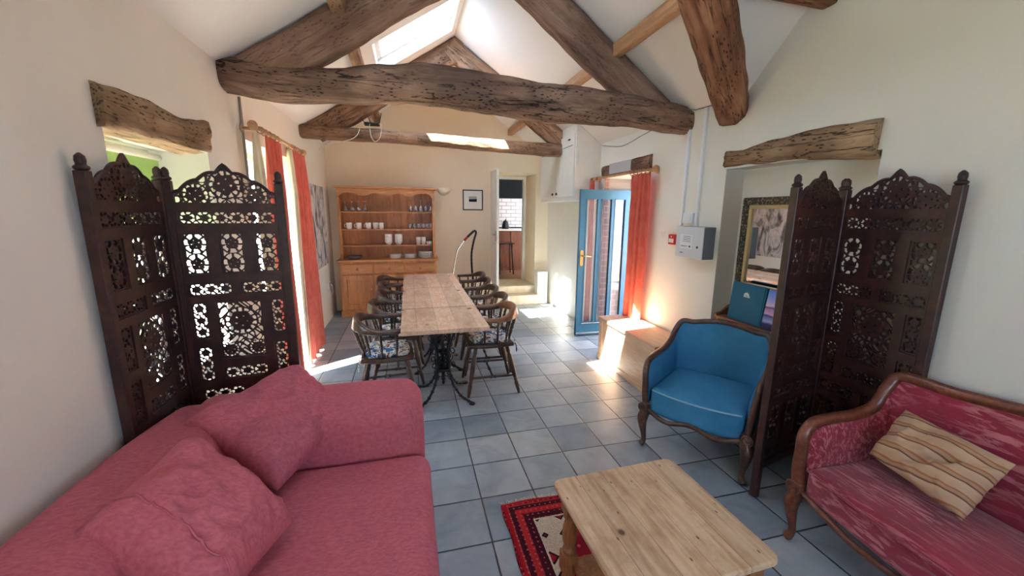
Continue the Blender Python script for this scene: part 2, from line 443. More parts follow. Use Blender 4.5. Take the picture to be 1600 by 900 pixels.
# ceilings
SKY = [(-.26, .56, 4.2, 5.0), (-.21, .5, 1.99, 2.44)]
b = MB(); T = .2
holed([-1.6, XRIDGE], [YB - .3, YF + .7], SKY, lambda a, c, d, e: b.box(a, c, d, e, 0, T, fn=lambda x, y, z: (x, y, zl(x) + z)))
struct(b.build('ceiling', mCeil))
yv = lambda x: 2.516 - (SR / WS) * (XR - x)    # valley line in plan
b = MB()
yR = yv(XRIDGE)
vsR = [(XR + .25, yv(XR + .25), zr(XR + .25)), (XR + .25, YF + .7, zr(XR + .25)), (XRIDGE, YF + .7, ZRIDGE), (XRIDGE, yR, ZRIDGE)]
b.add([(x, y, z) for x, y, z in vsR] + [(x, y, z + T) for x, y, z in vsR], [(0, 3, 2, 1), (4, 5, 6, 7), (0, 1, 5, 4), (2, 3, 7, 6), (1, 2, 6, 5), (3, 0, 4, 7)])
def zw(y): return 2.39 + WS * (2.516 - y)
yr = YRW
vsW = [(XR + .25, yv(XR + .25), zr(XR + .25)), (XRIDGE, yR, ZRIDGE), (XR + .25, yr, zw(yr))]
b.add([(x, y, z) for x, y, z in vsW] + [(x, y, z + T) for x, y, z in vsW], [(0, 1, 2), (3, 5, 4), (0, 3, 4, 1), (1, 4, 5, 2)])
vsX = [(XR + .25, YB - .3, 2.25), (XR + .25, yr, zw(yr)), (XRIDGE, yr, zw(yr)), (XRIDGE, YB - .3, 2.25)]
b.add([(x, y, z) for x, y, z in vsX] + [(x, y, z + T) for x, y, z in vsX], [(0, 3, 2, 1), (4, 5, 6, 7)])
struct(b.build('ceiling_right', mCeil))

# ------------------------------------------------------------------ timbers (local X along the timber)
def beam(name, p0, p1, w_, h, mat, label, top=None, bot=None, seed=1, amp=.010, sq=3.2, n=None, kind='structure', side=None, wt=None):
    p0 = Vector(p0); p1 = Vector(p1); d = p1 - p0; L = d.length; n = n or max(24, int(L * 34)); k = 28
    vs = []; fs = []
    for i in range(n + 1):
        x = L * i / n; t = i / n
        zt = h / 2 + (lerp(top, t) if top else 0); zb = -h / 2 + (lerp(bot, t) if bot else 0)
        oy = (lerp(side, t) if side else 0)
        c = (zt + zb) / 2; hh = (zt - zb) / 2
        for j in range(k):
            a = 2 * PI * (j + .5) / k; ca, sa = math.cos(a), math.sin(a)
            q = (abs(ca) ** sq + abs(sa) ** sq) ** (-1 / sq)
            y = ca * q * w_ / 2 * (lerp(wt, t) if wt else 1); z = sa * q * hh
            v1 = noise.noise(Vector((x * 1.6 + seed * 9.1, y * 5, z * 5))); v2 = noise.noise(Vector((x * 7 + seed * 3.3, y * 22, z * 22)))
            v3 = noise.noise(Vector((x * 2.0 + seed, y * 34, z * 34)))
            g = 1 + (v1 * 2.2 + v2 * .9 + v3 * .7) * amp / max(.05, min(w_ / 2, hh))
            vs.append((x, y * g + oy, c + z * g))
    for i in range(n):
        for j in range(k): fs.append((i * k + j, i * k + (j + 1) % k, (i + 1) * k + (j + 1) % k, (i + 1) * k + j))
    fs += [tuple(range(k))[::-1], tuple(range(n * k, (n + 1) * k))]
    m = MB().add(vs, fs, True); m.sm[-2:] = [False, False]
    o = m.build(name, mat); o.location = p0
    ux = d.normalized(); uy = Vector((0, 0, 1)).cross(ux)
    uy = uy.normalized(); uz = ux.cross(uy)
    o.rotation_euler = Matrix((ux, uy, uz)).transposed().to_euler()
    o['kind'] = kind; o['label'] = label
    return o
beam('tie_beam', (-1.2, 3.26, 2.43), (2.42, 3.14, 2.36), .22, .21, mTimberD, 'thick gnarled dark oak tie beam crossing the room in front',
     top=[(0, .015), (.12, -.005), (.18, .0), (.3, .055), (.38, .085), (.52, .085), (.66, .055), (.8, .03), (.93, .01), (1, -.01)],
     bot=[(0, .01), (.1, -.025), (.2, 0), (.35, .035), (.5, .02), (.64, -.02), (.72, 0), (.85, .0), (1, -.005)], seed=3, amp=.009)
beam('tie_beam', (-1.22, 5.25, 2.455), (2.4, 5.25, 2.375), .2, .14, mTimber, 'straighter brown oak tie beam farther down the room, sunlit in the middle',
     top=[(0, .0), (.3, .01), (.6, .0), (1, .0)], bot=[(0, 0), (.4, .01), (.8, -.01), (1, 0)], seed=5, amp=.006)
def rafter(xa, xb, y, h, w_, seed, mat, label, f):
    dz = -h * .60
    return beam('rafter', (xa, y, f(xa) + dz), (xb, y, f(xb) + dz), w_, h, mat, label, seed=seed, amp=.005, sq=6)
rafter(-.98, .64, 3.24, .27, .16, 11, mTimberS, 'broad oak rafter rising left to right above the thick front tie beam', zl)
rafter(2.12, .55, 3.22, .27, .16, 12, mTimberS, 'broad oak rafter falling to the right wall above the thick front tie beam', zr)
rafter(-1.0, .72, 5.28, .24, .14, 13, mTimber, 'oak rafter on the skylight side of the farther truss', zl)
rafter(2.12, .55, 5.26, .24, .14, 14, mTimber, 'oak rafter on the right side of the farther truss', zr)
beam('purlin', (-.40, YB, 2.915), (-.40, 6.64, 2.915), .10, .11, mTimber, 'squared oak purlin running under the skylight slope', seed=21, amp=.003, sq=7)
beam('purlin', (1.66, 1.9, 2.835), (1.66, 6.64, 2.835), .075, .10, mPurlin, 'clean pale purlin running under the right roof slope', seed=22, amp=.0015, sq=9)
beam('purlin', (1.62, 1.98, 2.765), (2.36, 1.98, 2.765), .09, .08, mTimberR, 'purlin end meeting the right wall at the top of the picture', seed=23, amp=.003, sq=7)
beam('valley_beam', (2.37, 2.62, 2.29), (.75, 1.45, 3.25), .27, .18, mTimberR, 'massive rough oak valley beam coming down onto the right wall', seed=31, wt=[(0, .72), (.25, .9), (.6, 1.0), (1, 1)], amp=.007,
     top=[(0, 0), (.2, .01), (.5, .03), (1, .04)], bot=[(0, .01), (.2, -.0), (.5, -.03), (1, -.03)], sq=3.6)
beam('lintel', (XR + .072, 2.64, 1.985), (XR + .072, 1.60, 1.95), .20, .15, mLintel, 'weathered bowed oak lintel over the bookcase alcove',
     top=[(0, -.012), (.3, .0), (.6, .01), (.85, .022), (1, .02)], bot=[(0, .01), (.3, -.005), (.6, .005), (1, .0)], seed=41, amp=.010, sq=7)
beam('lintel', (XL - .072, 1.97, 1.965), (XL - .072, 2.89, 1.975), .20, .17, mLintel, 'cracked grey oak lintel over the window recess behind the left screen',
     top=[(0, .0), (.4, .01), (.7, -.005), (1, .03)], seed=42, amp=.009, sq=7)
beam('lintel', (XL - .26, 1.97, 1.945), (XL - .26, 2.95, 1.945), .18, .09, mLintel, 'inner oak board closing the window recess head', seed=45, amp=.003, sq=6)
beam('lintel', (XR + .05, 4.64, 2.06), (XR + .05, 3.60, 2.075), .16, .14, mTimberD, 'dark oak lintel with a plastered patch over the outside door', seed=43, amp=.006, sq=4)
struct(MB().box(XR - .035, XR + .02, 3.95, 4.42, 2.015, 2.13).build('trim_1', plaster('grey_filler', rgb(176, 176, 180)), bevel=.004))

# ------------------------------------------------------------------ windows
def window(n, x, y0, y1, z0, z1, label, bars=1):
    f = thing('window_%d' % n, label, 'window'); f['kind'] = 'structure'; del f['category']
    b = MB(); t = .05
    b.box(x - .03, x + .03, y0, y1, z0, z0 + t); b.box(x - .03, x + .03, y0, y1, z1 - t, z1)
    b.box(x - .03, x + .03, y0, y0 + t, z0, z1); b.box(x - .03, x + .03, y1 - t, y1, z0, z1)
    for i in range(bars):
        yy = y0 + (y1 - y0) * (i + 1) / (bars + 1); b.box(x - .025, x + .025, yy - .022, yy + .022, z0, z1)
    b.build('window_frame', mWhite, f)
    MB().box(x - .004, x + .004, y0 + t, y1 - t, z0 + t, z1 - t).build('window_glass', mGlass, f)
window(1, -1.52, 2.0, 2.87, .72, 1.74, 'white framed window in the recess behind the carved screen', 1)
window(2, -1.45, 3.5, 4.65, .0, 2.08, 'tall glazed door window behind the curtains', 1)
window(3, -1.5, -.55, .15, .95, 1.75, 'window behind the viewer', 1)
struct(MB().box(-1.6, -1.45, 2.0, 2.87, 1.74, 1.9).build('trim_2', mReveal))
mWhite_ = mWhite
t = thing('roller_blind', 'pale green roller blind at the head of the recessed window', 'blind', (-1.40, 2.44, 1.86))
a = N('green_blind_cloth', .9, .1); a.col(rgb(206, 224, 176)); tr = a.n('BsdfTranslucent'); tr.inputs[0].default_value = rgb(196, 226, 150)
m_ = a.n('MixShader'); m_.inputs[0].default_value = .55; a.l(a.b.outputs[0], m_.inputs[1]); a.l(tr.outputs[0], m_.inputs[2]); a.l(m_.outputs[0], a.t.nodes['Material Output'].inputs[0])
MB().box(-.002, .002, -.41, .41, -.36, 0).build('cloth', a.m, t)
MB().tube([(0, -.42, 0), (0, .42, 0)], .018, 10).build('roller', mWhite, t)
b = MB(); b.box(.2, 1.1, YB - .2, YB - .15, 1.0, 1.05).box(.2, 1.1, YB - .2, YB - .15, 1.85, 1.9).box(.2, .25, YB - .2, YB - .15, 1.0, 1.9).box(1.05, 1.1, YB - .2, YB - .15, 1.0, 1.9).box(.63, .67, YB - .2, YB - .15, 1.0, 1.9)
struct(b.build('window_4', mWhite))
portal((-1.56, 2.46, 1.25), (1, 0, 0), 1.1, 1.1); portal((-1.56, 4.07, 1.04), (1, 0, 0), 2.1, 1.15); portal((-1.58, -.2, 1.35), (1, 0, 0), .8, .7)
portal((.65, YB - .28, 1.45), (0, 1, 0), .9, .9)
for i, (x0, x1, y0, y1) in enumerate(SKY):
    f = thing('window_%d' % (5 + i), ['pivoting roof window in the left slope between the two trusses', 'roof window in the slope above the viewer'][i], 'window'); f['kind'] = 'structure'; del f['category']
    b = MB(); e = .045
    fn = lambda x, y, z: (x, y, zl(x) + z)
    for a in ((x0, x1, y0, y0 + e), (x0, x1, y1 - e, y1), (x0, x0 + e, y0, y1), (x1 - e, x1, y0, y1)):
        b.box(*a, .13, .2, fn=fn)
    b.build('window_frame', mWhite, f)
    MB().box(x0 + e, x1 - e, y0 + e, y1 - e, .17, .176, fn=fn).build('window_glass', mGlass, f)
    MB().box(x0 + e, x1 - e, y0 + e, y0 + e + .035, .115, .14, fn=fn).build('vent_bar', plain('pale_blue_bar', rgb(190, 205, 225), .4), f)
    xm = (x0 + x1) / 2; nrm = Vector((-SL, 0, 1)).normalized()
    portal(Vector((xm, (y0 + y1) / 2, zl(xm) + .21)), -nrm, .8 if i == 0 else .5, .95)

# ------------------------------------------------------------------ outside: garden to the left
tag(MB().grid(lambda u, v: (-3.6 + .25 * noise.noise(Vector((u * 9, v * 6, 2))) + .5 * v * v, -4 + 14 * u, -.2 + 1.9 * v), 90, 20).build('garden_hedge', plain('hedge_green', rgb(132, 166, 96), .9, .1, 0, .4), solid=.5),
    'sunlit green hedge seen through the windows behind the curtains', 'hedge')
lawn = MB().box(-14, -1.62, -8, 14, -.3, -.15).build('lawn', plain('lawn_green', rgb(140, 152, 112), .95, .1, 0, .3)); lawn['kind'] = 'structure'
yard = MB().box(2.96, 12, -8, 14, -.3, -.15).build('ground_yard', plain('yard_stone', rgb(170, 160, 146), .95, .1, 0, .3)); yard['kind'] = 'structure'

# ------------------------------------------------------------------ carved folding screens
mCarve = wood('carved_sheesham', [rgb(32, 16, 15), rgb(60, 31, 27), rgb(82, 44, 36)], (2, 2, 2), 4, .42, .5)
def fret_solid(u, v, w_, h):
    """True where the carved board is solid; u,v in metres from the centre of a w x h board"""
    e = .006
    if abs(u) > w_ / 2 - e or abs(v) > h / 2 - e: return 1
    wide = w_ >= h; L, Wd = (w_, h) if wide else (h, w_)
    p, q = (u, v) if wide else (v, u)
    big = Wd > .15
    if big:
        mots = [(0, .045, .062), (-.062, -.105, .034), (.062, -.105, .034)] if not wide else [(0, 0, .06)]
        mots = [(b_, a_, c_) for a_, b_, c_ in mots] if False else mots
        for (mx, my, mr) in mots:
            dx, dy = u - mx, v - my; r = math.hypot(dx, dy); th = math.atan2(dy, dx)
            rr = mr * (.84 + .06 * math.cos(6 * th))
            if r < rr:
                if abs(r - mr * .42) < .0045 and math.cos(5 * th + .6) > .72: return 0
                return 1
            if r < mr * 1.12: return 1 if math.cos(14 * th) > .62 else 0
            if r < mr * 1.22: return 1
        s1 = math.sin(u * 88 + 1.6 * math.sin(v * 46)) * math.sin(v * 74 + 1.3 * math.sin(u * 50))
        return 1 if (abs(s1) < .20 or abs(math.sin((abs(u) + v) * 62)) < .17) else 0
    n = max(1, round(L / (Wd * 1.12))); cell = L / n
    c = (math.floor((p + L / 2) / cell) + .5) * cell - L / 2
    dx, dy = p - c, q; mr = min(cell, Wd) / 2
    r = math.hypot(dx * .92, dy); th = math.atan2(dy, dx)
    rr = mr * (.54 + .07 * math.cos(5 * th))
    if r < rr:
        if mr > .035 and abs(r - mr * .3) < .004 and math.cos(4 * th + .8) > .75: return 0
        return 1
    if r < mr * .90: return 1 if math.cos(7 * th + .4) > .74 else 0
    if r < mr * 1.0: return 1
    return 0 if (abs(dx) > cell / 2 - mr * .34 and abs(abs(dy) - mr * .55) < mr * .30 and math.sin(dy * 190 + 1) > -.45) else 1
def crest_top(x):   # x in -1..1 over the half width; height above the crest's foot
    a = abs(x)
    arch = .078 + .118 * (1 - a ** 1.55)
    scal = .011 * abs(math.cos(a * PI * 2.9)) ** .8
    peak = .022 * max(0, 1 - a / .13)
    return arch + scal - .014 + peak
def crest_solid(u, v, w_, top, inset=True):
    edge = .012
    if v > top - edge or v < .008 or abs(u) > w_ / 2 - .008: return 1
    for (mx, my, mr) in ((0, .115, .060), (-.125, .063, .048), (.125, .063, .048)):
        dx, dy = u - mx, v - my; r = math.hypot(dx, dy); th = math.atan2(dy, dx)
        if r < mr * (.80 + .08 * math.cos(5 * th + PI / 2)):
            if abs(r - mr * .42) < .005 and math.cos(4 * th + .8) > .78: return 0
            return 1
        if r < mr * 1.06: return 1 if math.cos(13 * th) > .55 else 0
        if r < mr * 1.18: return 1
    s1 = math.sin(u * 85) * math.sin(v * 95 + 1)
    return 1 if abs(s1) < .22 or abs(math.sin((abs(u) * .8 + v) * 70)) < .25 else 0
def fret_mesh(w_, h, fn, step=.0042, topfn=None, th=.010):
    """marching squares over the carving, then thickness"""
    nx = max(4, int(w_ / step)); ny = max(4, int(h / step))
    val = {}
    def F(i, j):
        if (i, j) not in val:
            u = -w_ / 2 + w_ * i / nx; v = h * j / ny
            if topfn and v > topfn(u): val[(i, j)] = 0
            else: val[(i, j)] = fn(u, v)
        return val[(i, j)]
    idx = {}; vs = []; fs = []
    def V(i, j):
        k = (round(i * 2), round(j * 2))
        if k not in idx: idx[k] = len(vs); vs.append((-w_ / 2 + w_ * i / nx, 0, h * j / ny))
        return idx[k]
    for i in range(nx):
        for j in range(ny):
            cs = [(i, j), (i + 1, j), (i + 1, j + 1), (i, j + 1)]
            on = [F(*c) for c in cs]
            if not any(on): continue
            poly = []
            for k in range(4):
                a, b_ = cs[k], cs[(k + 1) % 4]
                if on[k]: poly.append(V(*a))
                if on[k] != on[(k + 1) % 4]: poly.append(V((a[0] + b_[0]) / 2, (a[1] + b_[1]) / 2))
            if len(poly) >= 3: fs.append(tuple(poly))
    m = MB().add(vs, fs); return m
def mirror_fn(w_, h): return lambda u, v: fret_solid(u, v - h / 2, w_, h)
FRETS = {}
def fret(w_, h):
    k = (round(w_, 3), round(h, 3))
    if k not in FRETS:
        o = fret_mesh(w_, h, mirror_fn(w_, h)).build('fretwork_panel', mCarve, None, solid=.010)
        FRETS[k] = [o, False]
    rec = FRETS[k]
    if not rec[1]: rec[1] = True; return rec[0]
    c = rec[0].copy(); C.objects.link(c); return c
# openings of one leaf: (x0, x1, z0, z1), x from the leaf centre
LEAF = [(-.205, .205, 1.494, 1.560)]
LEAF += [(x, x + .104, 1.25, 1.453) for x in (-.205, -.052, .101)]
LEAF += [(-.205, -.02, 1.140, 1.204), (.02, .205, 1.140, 1.204)]
LEAF += [(-.205, -.140, .919, 1.104), (-.205, -.140, .686, .871), (.140, .205, .919, 1.104), (.140, .205, .686, .871), (-.100, .100, .80, 1.104), (-.100, .100, .690, .755)]
LEAF += [(-.205, -.02, .580, .644), (.02, .205, .580, .644)]
LEAF += [(x, x + .104, .33, .54) for x in (-.205, -.052, .101)]
LEAF += [(-.205, .205, .215, .285)]
def screen_leaf(parent, loc, rz):
    b = MB(); holed([-.215, .215], [.17, 1.60], LEAF, lambda a, c, d, e: b.box(a, c, -.0125, .0125, d, e))
    o = b.build('screen_leaf', mCarve, parent); o.location = loc; o.rotation_euler = (0, 0, rz)
    for sx in (-.232, .232):
        p = MB().box(sx - .019, sx + .019, -.019, .019, 0, 1.70)
        p.lathe([(.016, 1.70), (.024, 1.706), (.024, 1.714), (.014, 1.720), (.017, 1.734), (.015, 1.750), (.004, 1.762)], (sx, 0, 0), 10)
        p.build('post', mCarve, o, bevel=.003, seg=1)
    W2 = .43
    ft = lambda u, v: crest_solid(u, v, W2, crest_top(u / (W2 / 2)))
    if 'crest' not in FRETS: FRETS['crest'] = [fret_mesh(W2, .24, ft, .0042, lambda u: crest_top(u / (W2 / 2))).build('crest', mCarve, None, solid=.012), 0]
    c = FRETS['crest'][0]
    if FRETS['crest'][1]: c = c.copy(); C.objects.link(c)
    FRETS['crest'][1] = 1
    c.parent = o; c.location = (0, 0, 1.573)
    # moulded ridge along the scalloped top
    pts = [(W2 / 2 * x / 30, 0, 1.573 + crest_top(x / 30) - .006) for x in range(-30, 31)]
    MB().tube(pts, .0085, 6).build('crest_edge', mCarve, o)
    for (x0, x1, z0, z1) in LEAF:
        f = fret(x1 - x0, z1 - z0); f.parent = o; f.location = ((x0 + x1) / 2, 0, z0)
    return o
def screen(label, ends):
    t = thing('folding_screen', label, 'screen', (ends[0][0], ends[0][1], 0), 0, None)
    first = True
    for (a, b_) in zip(ends, ends[1:]):
        a = Vector((a[0], a[1], 0)) - t.location; b_ = Vector((b_[0], b_[1], 0)) - t.location
        d = b_ - a; screen_leaf(t, (a + b_) / 2 + d.normalized() * (.006 if first else .004), math.atan2(d.y, d.x)); first = False
    return t
screen('dark carved folding screen on the window side behind the rose sofa', [(-1.115, 1.775), (-1.122, 2.272), (-.62, 2.33)])
screen('dark carved folding screen between the blue armchair and the crimson settee', [(2.30, 1.195), (2.295, 1.695), (1.845, 1.585)])

# ------------------------------------------------------------------ rose sofa
t = thing('sofa', 'large rose pink chenille sofa along the left wall', 'sofa', (-.5, 1.0, 0))
def L(p): return Vector(p) - Vector((-.5, 1.0, 0))
def wr(p, a=.006, f=3.0, seed=0):
    n_ = noise.noise(Vector((p.x * f + seed, p.y * f, p.z * f))); return p + Vector((n_, noise.noise(Vector((p.y * f, p.x * f, seed))), n_)) * a
O = Vector((.5, -1.0, 0))
MB().rbox((-1.10, -.10, .06), (-.0, 2.14, .30), .04, fn=lambda p: wr(p + O)).build('base', mPink, t)
def seatfn(p):
    z = p.z
    if z > .38: z += .012 * math.sin((p.y + .4) * 2.4) + .005 * math.sin(p.y * 42 + math.sin(p.y * 13)) * max(0, (p.x + .12) / .15) ** 2
    bul = .02 * math.exp(-((p.z - .37) / .08) ** 2) if p.x > -.05 else 0
    return wr(Vector((p.x + bul, p.y, z)) + O, .005, 5)
MB().rbox((-.86, .22, .28), (.035, 1.775, .455), .055, 4, 40, fn=seatfn).build('seat_cushion', mPink, t)
def backfn(p):
    q = Vector(p); k = (q.z - .3) / .4
    yy = q.y
    drop = .05 * max(0, min(1, (yy - 1.6) / .5)) ** 1.3
    q.z -= drop * max(0, k)
    q.x -= .07 * k * max(0, (q.x + 1.11) / .4)
    return wr(q + O, .005, 4)
MB().rbox((-1.115, -.08, .2), (-.70, 2.12, .715), .12, 5, 24, fn=backfn).build('back', mPink, t)
def armfn(p):
    q = Vector(p); k = max(0, (q.z - .40) / .26)
    return wr(q + O, .006, 4)
for (y0, y1) in ((1.785, 2.17), (-.16, .22)):
    MB().rbox((-1.02, y0, .06), (.035, y1, .69), .11, 5, 12, fn=armfn).build('arm', mPink, t)
def pillow(name, loc, size, rot, mat, label, cat, group=None, seed=0, thick=.17, wrinkle=.012, corner=.12, fold=0):
    sx, sy = size; m = MB(); n_ = 44
    def S_(sgn):
        def f(u, v):
            a, b_ = u * 2 - 1, v * 2 - 1
            e = max(0, (1 - a ** 4) * (1 - b_ ** 4)); tz = thick / 2 * e ** .5 * (.72 + .28 * (1 - a * a) * (1 - b_ * b_))
            pin = 1 - corner * (1 - abs(a * b_)) * (.5 if abs(a) + abs(b_) > 1 else .5) * (max(abs(a), abs(b_)) ** 3)
            x, y = a * sx / 2 * pin, b_ * sy / 2 * pin
            w1 = noise.noise(Vector((a * 1.7 + seed, b_ * 1.7, sgn * 2))) * 2.2 + noise.noise(Vector((a * 4 + seed * 2, b_ * 2.4, sgn))) * 1.0
            rid = 1 - abs(noise.noise(Vector((a * 1.6 + b_ * 1.2 + seed, b_ * 2.2 - a * .6, 5 + sgn)))) * 3
            r2 = 1 - abs(noise.noise(Vector((a * 2.6 - b_ * 2.0 + seed * 3, b_ * 1.1 + a * .8, 9 + sgn)))) * 5
            ww = wrinkle * (w1 * .9 + max(0, rid) * 1.2 + max(0, r2) * .9) * e ** .35
            zf = fold * math.exp(-((a - .9 * b_ - .25) / .14) ** 2) * e ** .4
            return (x, y, sgn * (tz + ww * .8 - (zf if sgn > 0 else 0)))
        return f
    m.grid(S_(1), n_, n_); 
    g2 = MB().grid(S_(-1), n_, n_); m.add(g2.v, [f[::-1] for f in g2.f], True)
    o = m.build(name, mat); o.location = loc; o.rotation_euler = rot
    md = o.modifiers.new('weld', 'WELD'); md.merge_threshold = .002
    tag(o, label, cat, group)
    return o
def frame_rot(xdir, ndir):
    n_ = Vector(ndir).normalized(); x = Vector(xdir); x = (x - n_ * x.dot(n_)).normalized(); y = n_.cross(x)
    return Matrix((x, y, n_)).transposed().to_euler()
def pillow4(name, cs, mat, label, cat, group=None, **kw):
    """a pillow whose four corners lie at given places in the room"""
    A, B_, C_, D_ = [Vector(c) for c in cs]; ctr = (A + B_ + C_ + D_) / 4
    n_ = (B_ - D_).cross(A - C_).normalized(); n_ = n_ if n_.z > 0 else -n_
    o = pillow(name, (0, 0, 0), (2, 2), (0, 0, 0), mat, label, cat, group, **kw)
    me = o.data
    for v in me.vertices:
        u, w_ = (v.co.x + 1) / 2, (v.co.y + 1) / 2
        q = A * (1 - u) * (1 - w_) + B_ * (1 - u) * w_ + C_ * u * w_ + D_ * u * (1 - w_)
        v.co = q - ctr + n_ * v.co.z
    me.update(); o.location = ctr
    if (C_ - A).cross(D_ - B_).dot(n_) > 0:
        me.flip_normals()
    return o
G_ = 'rose cushions on the sofa'
pillow4('cushion', [(-.923, 1.763, .714), (-.59, 2.205, .765), (-.316, 1.958, .56), (-.539, 1.56, .485)], mPink, 'rose scatter cushion against the sofa back, nearer the dining table', 'cushion', G_, seed=3, thick=.24, wrinkle=.019, corner=.08, fold=.012)
c2 = pillow4('cushion', [(-.885, 1.165, .725), (-.815, 1.56, .75), (-.43, 1.36, .50), (-.54, .99, .50)], mPink, 'plump rose scatter cushion with a stitched seam, in front on the sofa', 'cushion', G_, seed=8, thick=.28, wrinkle=.016, corner=.10)
vv = [v.co for v in c2.data.vertices]; seam = [vv[i * 45 + 9] + Vector((.003, -.001, .004)) for i in range(1, 44)]
MB().tube(seam, .0035, 5).build('seam', mPink, c2)
pillow4('cushion', [(-.90, .60, .66), (-.86, 1.04, .67), (-.55, .84, .54), (-.60, .50, .50)], mPink, 'rose cushion only just showing at the bottom left corner', 'cushion', G_, seed=5, thick=.12, wrinkle=.01, corner=.10)

# ------------------------------------------------------------------ carved-frame seats (bergere chair and settee)
def cabriole(m, x, y, z1, ox, oy, rs=1.0):
    d = Vector((ox, oy, 0)).normalized()
    pr = [(0, z1 + .06, .019), (.0, z1, .024), (.016, z1 - .05, .026), (.014, z1 - .10, .020), (.002, z1 * .35, .013), (-.002, .045, .012), (.010, .02, .016), (.020, .010, .014)]
    pts = [Vector((x, y, 0)) + d * a + Vector((0, 0, z)) for a, z, r_ in pr]
    rr = [r_ * rs for a, z, r_ in pr]
    P = smooth_path(pts, 4); Rr = []
    for i in range(len(pts) - 1):
        for k in range(4): Rr.append(rr[i] + (rr[i + 1] - rr[i]) * k / 4)
    Rr.append(rr[-1]); m.tube(P, Rr, 10)
    return m
def bergere(name, label, cat, loc, rz, W, D, mat, pip, hb=.80, ha=.62, hs=.43, mf=mFrame, rw=.0185, pad=.035):
    """front faces -Y, local x across"""
    t = thing(name, label, cat, loc, rz)
    w2 = W / 2
    # seat with bowed front
    def sf(p):
        q = Vector(p); bow = .05 * (1 - (q.x / w2) ** 2); k = max(0, (-q.y) / (D / 2))
        q.y -= bow * k; 
        if q.z > hs - .05: q.z += .025 * (1 - (q.x / w2) ** 2) * (1 - (q.y / (D / 2)) ** 2)
        return wr(q, .003, 6)
    MB().rbox((-w2 + .03, -D / 2 + .01, .25), (w2 - .03, D / 2 - .06, hs), .035, 4, 14, fn=sf).build('seat', mat, t)
    # piping along the front upper edge
    pts = [((x / 12) * (w2 - .045), -D / 2 - .000 - .05 * (1 - (x / 12) ** 2) , hs - .012 + .003 * (1 - (x / 12) ** 2)) for x in range(-12, 13)]
    MB().tube(pts, .0055, 6).build('piping', pip, t)
    # show-wood rail: legs - arm - back
    half = [(-w2 + .015, -D / 2 + .01, .26), (-w2 + .002, -D / 2 - .004, .36), (-w2 - .006, -D / 2 + .006, .46), (-w2 - .014, -D / 2 + .02, ha - .06), (-w2 - .016, -D / 2 + .07, ha - .008), (-w2 - .014, -D / 2 + .18, ha + .006),
            (-w2 - .010, 0 + D * .10, ha + .012), (-w2 - .006, D * .30, ha + .045), (-w2 + .004, D / 2 - .05, hb - .075), (-w2 + .035, D / 2 - .01, hb - .015), (-w2 * .66, D / 2 + .018, hb - .016), (-w2 * .33, D / 2 + .03, hb + .004), (0, D / 2 + .035, hb + .014)]
    full = half + [(-x, y, z) for x, y, z in half[-2::-1]]
    RP = smooth_path(full, 5); nR = len(RP)
    MB().tube(RP, rw, 10, flat=1.15).build('show_wood_rail', mf, t)
    # upholstery hung inside and outside the rail
    def shell(i0, i1, nm):
        idx = list(range(i0, i1 + 1)); n1 = len(idx) - 1
        def f(off):
            def g(u, v):
                k = u * n1; a_ = int(min(k, n1 - 1)); fr = k - a_; P_ = RP[idx[a_]].lerp(RP[idx[a_ + 1]], fr)
                lo = Vector((P_.x * (1 - .03), P_.y - .045 * max(0, P_.y / (D / 2)), .29)); q = lo.lerp(P_, v)
                d = Vector((-P_.x / w2 * .9, -max(0, P_.y / (D / 2)) ** 3 * 1.3, 0)); d = d.normalized() if d.length > .01 else Vector((0, -1, 0))
                if off > 0: return q + d * (.010 + off * (math.sin(PI * min(1, v * 1.02)) ** .6) * (1 if nm != 'arm_pad' else min(1, .35 + u * 3 if idx[0] < nR / 2 else .35 + (1 - u) * 3)))
                return q - d * .004
            return g
        m = MB(); nu = max(10, n1 * 2)
        m.grid(f(pad), nu, 14); g2 = MB().grid(f(-1), nu, 14); m.add(g2.v, [q[::-1] for q in g2.f], True)
        m.build(nm, mat, t)
    q = 5
    shell(3 * q, 9 * q - 2, 'arm_pad'); shell(9 * q - 2, nR - 1 - 9 * q + 2, 'back_pad'); shell(nR - 1 - 9 * q + 2, nR - 1 - 3 * q, 'arm_pad')
    # serpentine apron
    ap = [((x / 14) * (w2 - .0), -D / 2 + .004 - .05 * (1 - (x / 14) ** 2), .262 + .018 * math.cos((x / 14) * PI * 2) - .004) for x in range(-14, 15)]
    MB().tube(ap, .015, 8).build('apron', mf, t)
    # scroll knuckles
    for sx in (-1, 1):
        m = MB()
        sc = [(sx * (w2 + .002), -D / 2 - .028 + 0, .285)]
        for r_ in (.030, .018, .007):
            m.tube([(sx * (w2 - .002) + r_ * math.cos(a * PI / 6), -D / 2 - .024, .29 + r_ * math.sin(a * PI / 6)) for a in range(12)], .0065, 6, closed=True)
        m.build('carved_scroll', mf, t)
    for (lx, ly, ox, oy) in ((-w2 + .01, -D / 2, -1, -1), (w2 - .01, -D / 2, 1, -1), (-w2 + .03, D / 2 - .03, -.5, 1), (w2 - .03, D / 2 - .03, .5, 1)):
        cabriole(MB(), lx, ly, .26, ox, oy, 1.35).build('leg', mf, t)
    return t
fx, fy = (-.82, -.57)
bergere('armchair', 'blue velvet armchair with curved show-wood frame beside the bookcase', 'armchair', (1.905, 2.09, 0), math.atan2(-.57, -.82) + PI / 2, .62, .56, mBlue, mPiping, hb=.79, ha=.60)
